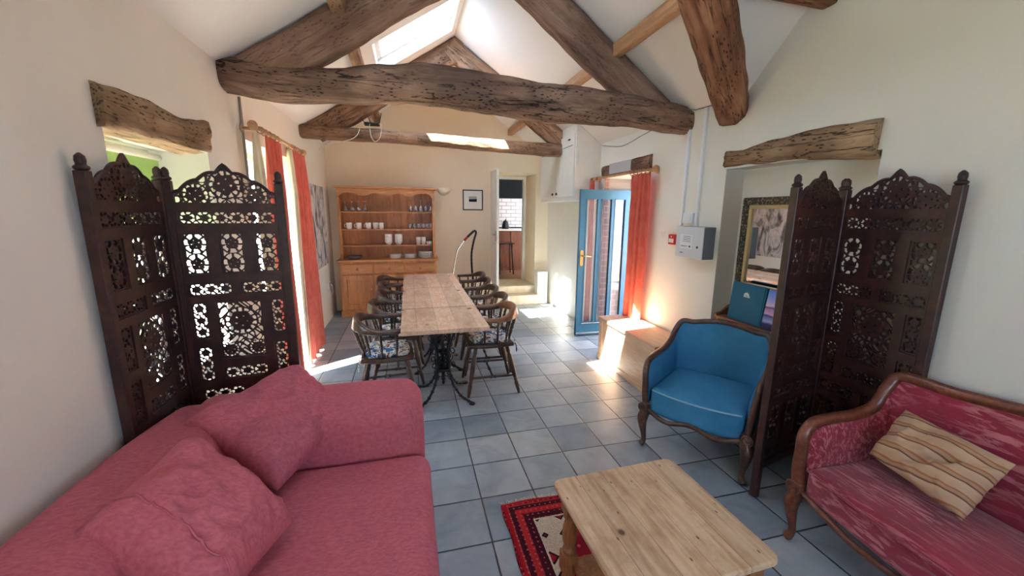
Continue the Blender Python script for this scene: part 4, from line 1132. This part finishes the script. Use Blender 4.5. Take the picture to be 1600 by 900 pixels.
MB().box(-.375, .34, .12, .80, .165 - .165 + .29 - .01, .30).build('upper_tread', mCarpet, t, bevel=.008)
MB().box(-.41, .37, .085, .1195, .165, .295).build('upper_riser', mCarpet, t, bevel=.008)
struct(MB().box(2.12, 2.30, 6.42, 6.62, 0, .56).build('trim_3', mWhite, bevel=.004))
# door leaf seen edge-on
t = thing('door_1', 'narrow white door standing open into the room at the kitchen doorway', 'door', (1.352, 6.60, .31), 0); t['kind'] = 'structure'; del t['category']
MB().box(-.02, .02, -.46, 0, 0, 1.90).build('door_leaf', mWhite, t, bevel=.003)
for z0, z1 in ((.15, .85), (1.0, 1.75)): MB().box(-.024, -.02, -.40, -.06, z0, z1).build('door_panel', mWhite, t, bevel=.003)
MB().box(-.03, -.02, -.43, -.39, .80, .96).tube([(-.03, -.41, .90), (-.06, -.41, .90), (-.065, -.33, .90)], .008, 6).build('door_handle', mSteel, t)
struct(MB().box(1.36, 1.42, 7.22, 7.3, .29, 2.2).box(2.07, 2.12, 7.22, 7.3, .29, 2.2).box(1.42, 2.07, 7.22, 7.3, 2.15, 2.2).build('trim_4', mWhite))
# kitchen beyond
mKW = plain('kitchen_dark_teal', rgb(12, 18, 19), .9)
struct(MB().box(.2, 4.2, 7.3, 9.2, .19, .29).build('floor_kitchen', wood('kitchen_boards', [rgb(120, 86, 58), rgb(150, 110, 78), rgb(164, 124, 90)], (8, 1, 8), 1.5, .5)))
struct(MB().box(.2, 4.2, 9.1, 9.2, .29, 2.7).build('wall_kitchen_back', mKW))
b = MB(); b.box(.1, .2, 7.3, 9.2, .2, 2.7); holed([7.3, 9.2], [.2, 2.7], [(8.1, 8.5, 1.5, 2.0)], lambda a, c, d, e: b.box(4.1, 4.2, a, c, d, e))  # side opening added out of view to give the kitchen some light
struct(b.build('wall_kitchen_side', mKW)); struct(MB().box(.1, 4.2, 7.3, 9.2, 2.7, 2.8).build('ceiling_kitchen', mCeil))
portal((4.22, 8.3, 1.75), (-1, 0, 0), .5, .4)
a = N('white_brick_tiles', .25, .5); bt = a.n('TexBrick'); a.l(a.co(rot=(PI / 2, 0, 0)), bt.inputs[0])
bt.inputs['Color1'].default_value = rgb(226, 222, 214); bt.inputs['Color2'].default_value = rgb(208, 204, 196); bt.inputs['Mortar'].default_value = rgb(140, 136, 130)
bt.inputs['Scale'].default_value = 1; bt.inputs['Brick Width'].default_value = .22; bt.inputs['Row Height'].default_value = .085; bt.inputs['Mortar Size'].default_value = .006
a.col(bt.outputs[0]); a.bump(bt.outputs[1], -.003)
tile = MB().box(1.2, 3.1, 9.085, 9.1, 1.22, 1.87).build('wall_kitchen_tiles', a.m); struct(tile)
mKD = wood('brown_cupboard_door', [rgb(92, 56, 40), rgb(120, 78, 56), rgb(134, 92, 66)], (8, 8, 1), 1.5, .45)
t = thing('kitchen_unit', 'kitchen base unit with pale worktop seen through the doorway', 'cabinet', (2.45, 8.78, .29), 0)
MB().box(-.9, .9, -.30, .30, 0, .87).build('carcass', wood('brown_cupboard_wood', [rgb(92, 56, 40), rgb(120, 78, 56), rgb(134, 92, 66)], (8, 8, 1), 1.5, .45), t)
MB().box(-.92, .92, -.33, .30, .87, .905).build('worktop', mWhite, t, bevel=.004)
for k in range(3): MB().box(-.88 + .59 * k, -.31 + .59 * k, -.318, -.30, .08, .85).build('door', mKD, t, bevel=.003)
t = thing('stool', 'dark wooden stool in the kitchen beyond the doorway', 'stool', (1.93, 8.05, .29), 0)
MB().box(-.17, .17, -.15, .15, .62, .65).build('seat', mChairW, t, bevel=.006)
for sx in (-1, 1):
    for sy in (-1, 1): MB().tube([(sx * .12, sy * .10, .62), (sx * .15, sy * .13, 0)], .016, 8).build('leg', mChairW, t)
single('kettle', MB().lathe([(.001, 0), (.075, 0), (.08, .05), (.06, .15), (.03, .18), (.012, .19), (.012, .21), (.001, .21)], n=18), mBlack, (2.09, 8.70, 1.195), 'dark kettle on the kitchen worktop', 'kettle', None)

# ------------------------------------------------------------------ vacuum cleaner
t = thing('vacuum_cleaner', 'vacuum cleaner with upright steel wand and black hose by the far wall', 'vacuum', (.80, 6.36, 0), 0)
MB().rbox((-.15, -.14, .03), (.15, .16, .27), .09, 4, 6).build('body', plain('vacuum_red', rgb(150, 30, 36), .35), t)
MB().lathe([(.13, 0), (.15, .01), (.15, .03), (.13, .04)], (0, 0, 0), 18).build('base', mBlack, t)
w0 = [(-.155, -.05, .03), (-.15, -.05, .50), (-.08, -.05, .90), (-.06, -.05, .97), (.05, -.05, 1.12), (.12, -.05, 1.19)]
MB().tube(smooth_path(w0, 5), .012, 8).build('wand', mSteel, t)
MB().tube([(.045, -.05, 1.115), (.10, -.05, 1.17)], .019, 8).build('wand_collar', mRed, t)
hp = smooth_path([(.10, -.05, 1.17), (.17, -.05, 1.235), (.215, -.05, 1.265), (.235, -.05, 1.23), (.20, -.04, 1.10), (.165, -.03, .90), (.17, -.02, .65), (.19, 0, .40), (.13, .02, .26)], 8)
MB().tube(hp, [.019 if i < 12 else .016 + .0016 * (i % 2) for i in range(len(hp))], 8).build('hose', mBlack, t)
MB().rbox((-.24, -.12, 0), (-.06, -.0, .045), .015).build('floor_head', mBlack, t)

# ------------------------------------------------------------------ cupboard high on the right wall
t = thing('wall_cupboard', 'white boxed cupboard high on the right wall past the blue door', 'cupboard', (2.02, 4.72, 1.72), 0)
def cz(x): return zr(x) - 1.72 - .004
MB().prism([(0, 0), (.328, 0), (.328, cz(2.348)), (0, cz(2.02))], 0, 1.32, 'y').build('carcass', mWhite, t)
for y0 in (.03, .66):
    d = MB().box(-.02, 0, y0, y0 + .62, .05, .80).build('door', mWhite, t, bevel=.004)
    for zz in (.66,): MB().box(-.026, -.02, y0 + .04, y0 + .58, zz, zz + .008).build('beading', plain('shadow_gap_paint', rgb(150, 148, 140), .6), d)  # grey strip draws the door's shadow gap by colour
    MB().box(-.032, -.02, y0 + (.54 if y0 < .5 else .06), y0 + (.58 if y0 < .5 else .10), .08, .11).build('catch', mBlack, d)
    MB().box(-.03, -.02, y0 + .12, y0 + .18, .735, .75).build('hinge', mBlack, d)

# ------------------------------------------------------------------ blue glazed door
t = thing('door_2', 'blue glazed outside door standing open into the room', 'door', (2.025, 4.56, .012), 0); t['kind'] = 'structure'; del t['category']
W_, H_ = .735, 1.83
b = MB(); openx = [(.075, .235), (.265, .425), (.455, .610)]
holed([0, W_], [0, H_], [(a, c, .17, 1.725) for a, c in openx], lambda a, c, d, e: b.box(a, c, -.022, .022, d, e))
b.build('door_leaf', mBlueDoor, t, bevel=0)
for a, c in openx:
    MB().box(a, c, -.003, .003, .17, 1.725).build('door_glass', mGlass, t)
    m = MB()
    for (p, q, r_, u) in ((a, a + .01, .17, 1.725), (c - .01, c, .17, 1.725), (a, c, .17, .18), (a, c, 1.715, 1.725)): m.box(p, q, -.027, -.012, r_, u)
    m.build('glazing_bead', mBlueDoor, t)
MB().box(.0, W_, -.034, -.022, .02, .04).box(.065, .62, -.04, -.022, .155, .168).build('weather_bar', mSteel, t, bevel=.002)
h = MB().prism([(x + .040, z + 1.0) for x, z in rrect(.042, .20, .02)], -.028, -.022, 'y').build('handle_plate', mBrass, t)
MB().tube([(.040, -.028, 1.03), (.040, -.062, 1.03), (.052, -.068, 1.03), (.145, -.066, 1.022)], .009, 8).build('lever', mBrass, h)
a = N('old_brick', .9, .15); bt = a.n('TexBrick'); a.l(a.co(rot=(PI / 2, 0, 0)), bt.inputs[0])
bt.inputs['Color1'].default_value = rgb(168, 116, 106); bt.inputs['Color2'].default_value = rgb(146, 100, 94); bt.inputs['Mortar'].default_value = rgb(172, 146, 134)
bt.inputs['Scale'].default_value = 1; bt.inputs['Brick Width'].default_value = .225; bt.inputs['Row Height'].default_value = .075; bt.inputs['Mortar Size'].default_value = .008
ww = a.noise(a.co((9, 1, .5)), 1, 3)
a.col(a.mix(a.ramp(ww, [(.44, (.1, .1, .1)), (.56, (.85, .85, .85))]), bt.outputs[0], rgb(168, 166, 164))); a.bump(bt.outputs[1], -.006)
struct(MB().box(2.36, 2.95, 4.588, 4.60, 0, 1.98).build('trim_5', a.m))
struct(MB().box(2.78, 2.84, 3.65, 3.70, 0, 1.95).box(2.78, 2.84, 4.53, 4.588, 0, 1.95).box(2.78, 2.84, 3.70, 4.53, 1.90, 1.98).build('trim_6', mBlueDoor))
portal((2.93, 4.12, .98), (-1, 0, 0), .95, 1.9)
gw = MB(); gw.box(4.6, 4.9, 1.5, 8.5, -.2, 1.9); struct(gw.build('wall_garden', plain('garden_wall_stone', rgb(168, 140, 116), .9, .1, 0, .25)))

# ------------------------------------------------------------------ curtains
def curtain(name, label, x0, segs, ztop, zbot, t=None, depth=.03, pleats=5):
    """segs: list of (y0top,y1top,y0bot,y1bot,material,part name)"""
    t = thing(name, label, 'curtain', (x0, (segs[0][0] + segs[0][1]) / 2, zbot), 0)
    yo = (segs[0][0] + segs[0][1]) / 2
    for (a0, a1, b0, b1, mat, pn, nf, xo) in segs:
        def f(u, v, a0=a0, a1=a1, b0=b0, b1=b1, nf=nf, xo=xo):
            z = ztop + (zbot - ztop) * v; y = (a0 + (a1 - a0) * u) * (1 - v) + (b0 + (b1 - b0) * u) * v
            ph = u * 2 * PI * nf + .5 * math.sin(v * 2 + u * 3)
            dx = depth * (.45 + .55 * min(1, v * 5 + .1)) * (math.sin(ph) + .25 * math.sin(2.3 * ph + 1 + v))
            return (dx + xo, y - yo + .006 * math.sin(v * 9 + u * 8), z - zbot)
        MB().grid(f, int(nf * 16), 30).build(pn, mat, t, solid=.004)
    return t
def rod(label, x, y0, y1, z, wallx, rings, finials=(0, 1)):
    t = thing('curtain_rail', label, 'curtain rail', (x, (y0 + y1) / 2, z)); L_ = (y1 - y0) / 2
    mR = mPurlin
    MB().tube([(0, -L_, 0), (0, L_, 0)], .014, 10).build('pole', mR, t)
    for s_ in (-1, 1):
        MB().lathe([(.010, 0), (.020, .006), (.020, .014), (.012, .02), (.028, .035), (.033, .055), (.028, .075), (.010, .088)], n=14, mat=Matrix.Translation((0, s_ * L_, 0)) @ Matrix.Rotation(-s_ * PI / 2, 4, 'X')).build('finial', mR, t)
        MB().tube([(wallx - x, s_ * (L_ - .08), 0), (0, s_ * (L_ - .08), -.004)], .012, 8).lathe([(.03, 0), (.03, .01), (.001, .012)], n=12, mat=Matrix.Translation((wallx - x, s_ * (L_ - .08), 0)) @ Matrix.Rotation(-math.copysign(PI / 2, wallx - x), 4, 'Y')).build('bracket', mR, t)
    for yy in rings:
        MB().tube([(.024 * math.cos(a * PI / 6), yy - (y0 + y1) / 2, .024 * math.sin(a * PI / 6) - .008) for a in range(12)], .0045, 6, closed=True).build('ring', mR, t)
    return t
rod('wooden curtain pole on the window side wall', -1.03, 3.36, 4.66, 2.15, XL, [3.46, 3.55, 3.64, 3.74, 3.84, 4.28, 4.36, 4.44, 4.52, 4.60])
curtain('curtain', 'terracotta curtain nearer the carved screen on the window side', -1.03, [(3.50, 3.88, 3.46, 3.95, mCurtain, 'cloth', 4, .012), (3.36, 3.47, 3.36, 3.5, mLining, 'lining', 2, -.02)], 2.115, .03)
curtain('curtain', 'terracotta curtain nearer the canvas picture on the window side', -1.03, [(4.27, 4.70, 4.18, 4.88, mCurtain, 'cloth', 4.5, 0), (4.20, 4.28, 4.12, 4.20, mLining, 'lining', 1.5, -.012)], 2.115, .03)
rod('wooden curtain pole above the blue door', 2.24, 3.42, 4.78, 1.975, XR, [3.50, 3.57, 3.64, 3.71, 3.78, 4.50, 4.57, 4.64, 4.70])
curtain('curtain', 'terracotta curtain beside the pine chest at the blue door', 2.24, [(3.47, 3.80, 3.50, 3.80, mCurtain, 'cloth', 3.5, .01)], 1.955, .03)
curtain('curtain', 'terracotta curtain mostly hidden behind the open blue door', 2.22, [(4.60, 4.71, 4.60, 4.71, mCurtain, 'cloth', 2.5, 0)], 1.955, .03, depth=.02)

# ------------------------------------------------------------------ left wall: canvas, conduit, socket
t = thing('canvas_picture', 'unframed grey canvas picture past the curtain on the window side wall', 'picture', (XL, 5.62, 1.36), 0)
a = N('grey_canvas_print', .75, .15)
f = a.noise(a.co((1, 2.2, 1.2)), 2.4, 5, .6, 1.4)
a.col(a.ramp(f, [(.30, rgb(30, 28, 30)), (.44, rgb(120, 118, 120)), (.52, rgb(176, 174, 176)), (.62, rgb(206, 200, 198)), (.7, rgb(110, 80, 76))]))
MB().box(0, .035, -.42, .45, -.53, .52).build('canvas', a.m, t, bevel=.003)
o = MB().tube([(XL + .012, 3.44, 0), (XL + .012, 3.44, 2.36)], .009, 8).build('conduit', plain('grey_conduit', rgb(150, 148, 142), .5)); tag(o, 'thin grey conduit pipe running down the window side wall', 'pipe')
t = thing('socket', 'white double socket low on the window side wall near the dresser', 'socket', (XL, 6.14, .50), 0)
MB().box(0, .012, -.07, .07, -.045, .045).build('face_plate', mWhite, t, bevel=.003)
MB().tube([(.014, .02, .01), (.04, .02, -.01), (.05, .03, -.10), (.02, .05, -.16), (.01, .05, -.1)], .004, 6).build('plug_lead', mWhite, t)

# ------------------------------------------------------------------ right wall: fire panel, call point, trunking, notice
t = thing('fire_alarm_panel', 'grey fire alarm control panel on the right wall', 'alarm panel', (XR, 2.825, 1.335), 0)
MB().box(-.105, 0, -.165, .165, -.128, .128).build('case', mGreyD, t, bevel=.004)
MB().box(-.112, -.104, -.165, .165, -.128, .128).build('door', mGreyP, t, bevel=.003)
MB().box(-.1135, -.112, -.045, .11, -.055, .062).build('display_window', plain('panel_window', rgb(224, 226, 230), .3), t)
m = MB()
for i in range(4): m.box(-.1145, -.1135, -.02 + .0, .07, .045 - i * .014, .049 - i * .014)
for i in range(5): m.box(-.115, -.1135, .02 + .016 * i, .029 + .016 * i, -.038, -.030)
m.build('indicator', plain('panel_print', rgb(96, 102, 112), .5), t)
MB().lathe([(.008, 0), (.008, .003), (.001, .0035)], n=12, mat=Matrix.Translation((-.1135, -.015, -.034)) @ Matrix.Rotation(-PI / 2, 4, 'Y')).build('key_switch', mBlack, t)
MB().lathe([(.010, 0), (.010, .004), (.001, .0045)], n=12, mat=Matrix.Translation((-.112, -.105, -.034)) @ Matrix.Rotation(-PI / 2, 4, 'Y')).build('lock', mBlack, t)
MB().box(-.1125, -.1118, .065, .105, -.095, -.086).build('maker_plate', plain('plate_print', rgb(120, 126, 136), .5), t)
t = thing('call_point', 'small red fire alarm call point beside the grey panel', 'call point', (XR, 3.155, 1.335), 0)
MB().box(-.04, 0, -.045, .045, -.045, .045).build('case', mRed, t, bevel=.004)
MB().box(-.0415, -.04, -.034, .034, -.028, .008).build('glass_plate', mWhite, t)
MB().lathe([(.009, 0), (.009, .002), (.001, .002)], n=10, mat=Matrix.Translation((-.0405, 0, .026)) @ Matrix.Rotation(-PI / 2, 4, 'Y')).build('symbol', mWhite, t)
for y, lab in ((3.07, 'white vertical trunking over the call point side of the fire panel'), (2.885, 'white vertical trunking over the middle of the fire panel')):
    o = MB().box(XR - .022, XR, y - .014, y + .014, 1.463, 2.40).build('trunking', plain('white_plastic', rgb(228, 230, 234), .4)); o.modifiers.new('bevel', 'BEVEL').width = .003
    tag(o, lab, 'trunking')
t = thing('spur_switch', 'small white switch box directly above the fire panel', 'switch', (XR, 2.975, 1.53), 0)
MB().box(-.03, 0, -.065, .065, -.043, .043).build('face_plate', plain('switch_white', rgb(222, 228, 236), .4), t, bevel=.003)
MB().box(-.036, -.03, -.045, -.015, -.012, .016).build('rocker', mWhite, t, bevel=.002)
o = MB().box(XR - .002, XR, 3.30, 3.37, 1.345, 1.40).build('notice', plain('notice_paper', rgb(222, 212, 200), .8)); tag(o, 'tiny pale notice stuck to the wall by the call point', 'notice')
cb = smooth_path([(2.34, 4.69, 2.38), (2.335, 4.2, 2.30), (2.33, 3.8, 2.34), (2.32, 3.4, 2.385), (2.30, 3.27, 2.40)], 6)
o = MB().tube(cb, .004, 5).build('cable', mGreyD); tag(o, 'thin cable drooping along the top of the right wall', 'cable')
o = MB().tube([(2.10, 3.2, 2.47), (2.325, 3.0, 2.405), (2.335, 2.8, 2.40)], .004, 5).build('cable', mGreyD); tag(o, 'short thin cable between the front tie beam and the valley beam', 'cable')

# ------------------------------------------------------------------ router on the farther tie beam
t = thing('router', 'black router with three aerials on the farther tie beam', 'router', (-.37, 5.20, 2.548), 0)
MB().rbox((-.085, -.045, 0), (.085, .045, .032), .008, 2, 3).build('case', mBlack, t)
for (x, dx) in ((-.075, -.09), (-.01, -.05), (.078, .03)): MB().tube([(x, .03, .02), (x + dx, .03, .15)], .0055, 6).build('aerial', mBlack, t)
MB().tube(smooth_path([(-.02, -.04, .01), (-.02, -.09, -.02), (-.01, -.10, -.13), (.03, -.09, -.19), (.09, -.10, -.14), (.11, -.09, .0), (.08, -.04, .012)], 5), .0035, 5).build('lead', mWhite, t)
o = MB().tube(smooth_path([(-.50, 5.12, 2.50), (-.53, 5.10, 2.42), (-.62, 5.10, 2.36), (-.85, 5.3, 2.34), (-1.10, 5.9, 2.34), (-1.14, 6.5, 2.35)], 6), .0035, 5).build('cable', mWhite); tag(o, 'white cable trailing from the router towards the left corner', 'cable')

# ------------------------------------------------------------------ alcove: bookcase, binder, brochure, mirror
t = thing('bookcase', 'brown wooden bookcase standing in the alcove behind the blue armchair', 'bookcase', (2.435, 2.10, 0), 0)
MB().box(-.085, .08, -.48, .485, .755, .775).build('top_board', mShelfW, t, bevel=.003)
for y in (-.47, .455): MB().box(-.075, .08, y, y + .02, 0, .755).build('side_panel', mShelfW, t)
MB().prism([(-.085, .775), (.08, .775), (.08, .86), (.03, .85), (-.03, .80), (-.085, .79)], .465, .485, 'y').build('gallery_end', mShelfW, t)
for z in (.07, .30, .52): MB().box(-.072, .078, -.45, .455, z, z + .018).build('shelf', mShelfW, t)
MB().box(.07, .08, -.45, .455, .03, .755).build('back_board', mShelfW, t)
cols = [rgb(226, 222, 214), rgb(60, 70, 84), rgb(210, 206, 190), rgb(176, 50, 96), rgb(196, 60, 110), rgb(90, 104, 76), rgb(180, 150, 60), rgb(50, 84, 130), rgb(232, 228, 220), rgb(120, 40, 44)]
names = ['white', 'dark slate', 'cream', 'magenta', 'pink', 'olive', 'mustard', 'blue', 'off-white', 'maroon']
mats = [plain('book_cover_%s' % n.replace(' ', '_'), c, .5) for n, c in zip(names, cols)]
y = 2.50; i = 0
rnd = random.Random(3)
while y > 1.75 and i < 22:
    th = rnd.uniform(.018, .036); hh = rnd.uniform(.15, .195); k = (i * 3 + 1) % 10
    lean = .0 if i % 6 else R(-5)
    o = MB().box(-.055, .055, -th / 2, th / 2, 0, hh).build('book', mats[k], bevel=.001); o.location = (2.425, y - th / 2, .5385)
    if lean: o.rotation_euler = (0, 0, 0)
    tag(o, '%s book standing upright on the bookcase top shelf, number %s from the alcove edge' % (names[k], ['one', 'two', 'three', 'four', 'five', 'six', 'seven', 'eight', 'nine', 'ten', 'eleven', 'twelve', 'thirteen', 'fourteen', 'fifteen', 'sixteen', 'seventeen', 'eighteen', 'nineteen', 'twenty', 'twenty-one', 'twenty-two'][i]), 'book', 'books under the bookcase top'); y -= th + .003; i += 1
for st, (yy, nb) in enumerate(((2.42, 6), (2.20, 7), (1.95, 5))):
    z = .3185
    for k in range(nb):
        th = rnd.uniform(.014, .028); c = (st * 4 + k * 3) % 10
        o = MB().box(-.055, .055, -.09, .09, 0, th).build('book', mats[c], bevel=.001); o.location = (2.425, yy, z); z += th + .0005
        tag(o, '%s book lying flat, %s in the %s pile on the middle shelf' % (names[c], ['bottom', 'second', 'third', 'fourth', 'fifth', 'sixth', 'seventh'][k], ['alcove-edge', 'central', 'screen-side'][st]), 'book', 'books lying flat on the middle shelf')
t = thing('ring_binder', 'teal ring binder with a small white emblem on the bookcase', 'binder', (2.395, 2.345, .777), R(0))
M = Matrix.Rotation(R(5), 4, 'Y')
MB().box(-.012, .012, -.145, .145, 0, .285, M).build('cover', mTeal, t, bevel=.003)
MB().box(-.010, .014, -.158, -.1455, 0, .283, M).build('spine', mTeal, t, bevel=.003)
m = MB()
for (y, z, r_) in ((-.012, .205, .009), (.000, .212, .011), (.014, .209, .009), (.020, .200, .008)): m.lathe([(r_, 0), (r_, .001), (.0005, .0011)], n=12, mat=M @ Matrix.Translation((-.012, y, z)) @ Matrix.Rotation(-PI / 2, 4, 'Y'))
m.box(-.0132, -.012, -.030, .030, .186, .189, M).box(-.0132, -.012, -.026, -.010, .189, .199, M).box(-.0132, -.012, .004, .022, .189, .200, M).box(-.0132, -.012, -.006, .0, .189, .206, M)
m.build('emblem', mWhite, t)
t = thing('brochure', 'travel brochure with a violet sunset cover leaning by the binder', 'brochure', (2.385, 2.085, .777), 0)
a = N('sunset_cover', .25, .5); sp = a.n('SeparateXYZ'); a.l(a.co((1, 1, 1), gen=True), sp.inputs[0])
zz = a.math('ADD', sp.outputs[2], a.math('MULTIPLY', a.math('SUBTRACT', a.noise(a.co((6, 12, 30)), 1, 4), .5), .12))
a.col(a.ramp(zz, [(0, rgb(24, 30, 66)), (.14, rgb(40, 50, 100)), (.20, rgb(160, 170, 220)), (.36, rgb(60, 72, 130)), (.40, rgb(206, 168, 200)), (.52, rgb(170, 130, 190)), (.56, rgb(40, 44, 90)), (.60, rgb(214, 190, 216)), (.78, rgb(140, 160, 226)), (1, rgb(90, 130, 220))]))
M = Matrix.Rotation(R(8), 4, 'Y')
MB().box(-.004, .004, -.10, .095, 0, .28, M).build('cover', a.m, t)
t = thing('mirror', 'wall mirror with an ornate dark and gilt frame in the alcove', 'mirror', (2.515, 2.21, 1.33), 0)
mw, mh = .355, .36
a = N('ornate_frame', .45, .5, .2); f = a.vor(a.co(), 55)
a.col(a.ramp(f, [(.15, rgb(168, 150, 116)), (.5, rgb(70, 60, 50))])); a.bump(f, -.012, 1)
m = MB()
for (y0, y1, z0, z1) in ((-mw, mw, mh - .055, mh), (-mw, mw, -mh, -mh + .055), (-mw, -mw + .055, -mh + .055, mh - .055), (mw - .055, mw, -mh + .055, mh - .055)): m.box(-.035, 0, y0, y1, z0, z1)
m.build('frame', a.m, t, bevel=.01)
m = MB(); k = .055
for (y0, y1, z0, z1) in ((-mw + k, mw - k, mh - k - .028, mh - k), (-mw + k, mw - k, -mh + k, -mh + k + .028), (-mw + k, -mw + k + .028, -mh + k + .028, mh - k - .028), (mw - k - .028, mw - k, -mh + k + .028, mh - k - .028)): m.box(-.026, 0, y0, y1, z0, z1)
m.build('gilt_slip', plain('gilt', rgb(186, 166, 124), .4, .5, .3), t, bevel=.005)
MB().box(-.012, -.004, -mw + .075, mw - .075, -mh + .075, mh - .075).build('glass', plain('mirror_silver', (.85, .86, .86, 1), .01, .5, 1), t)
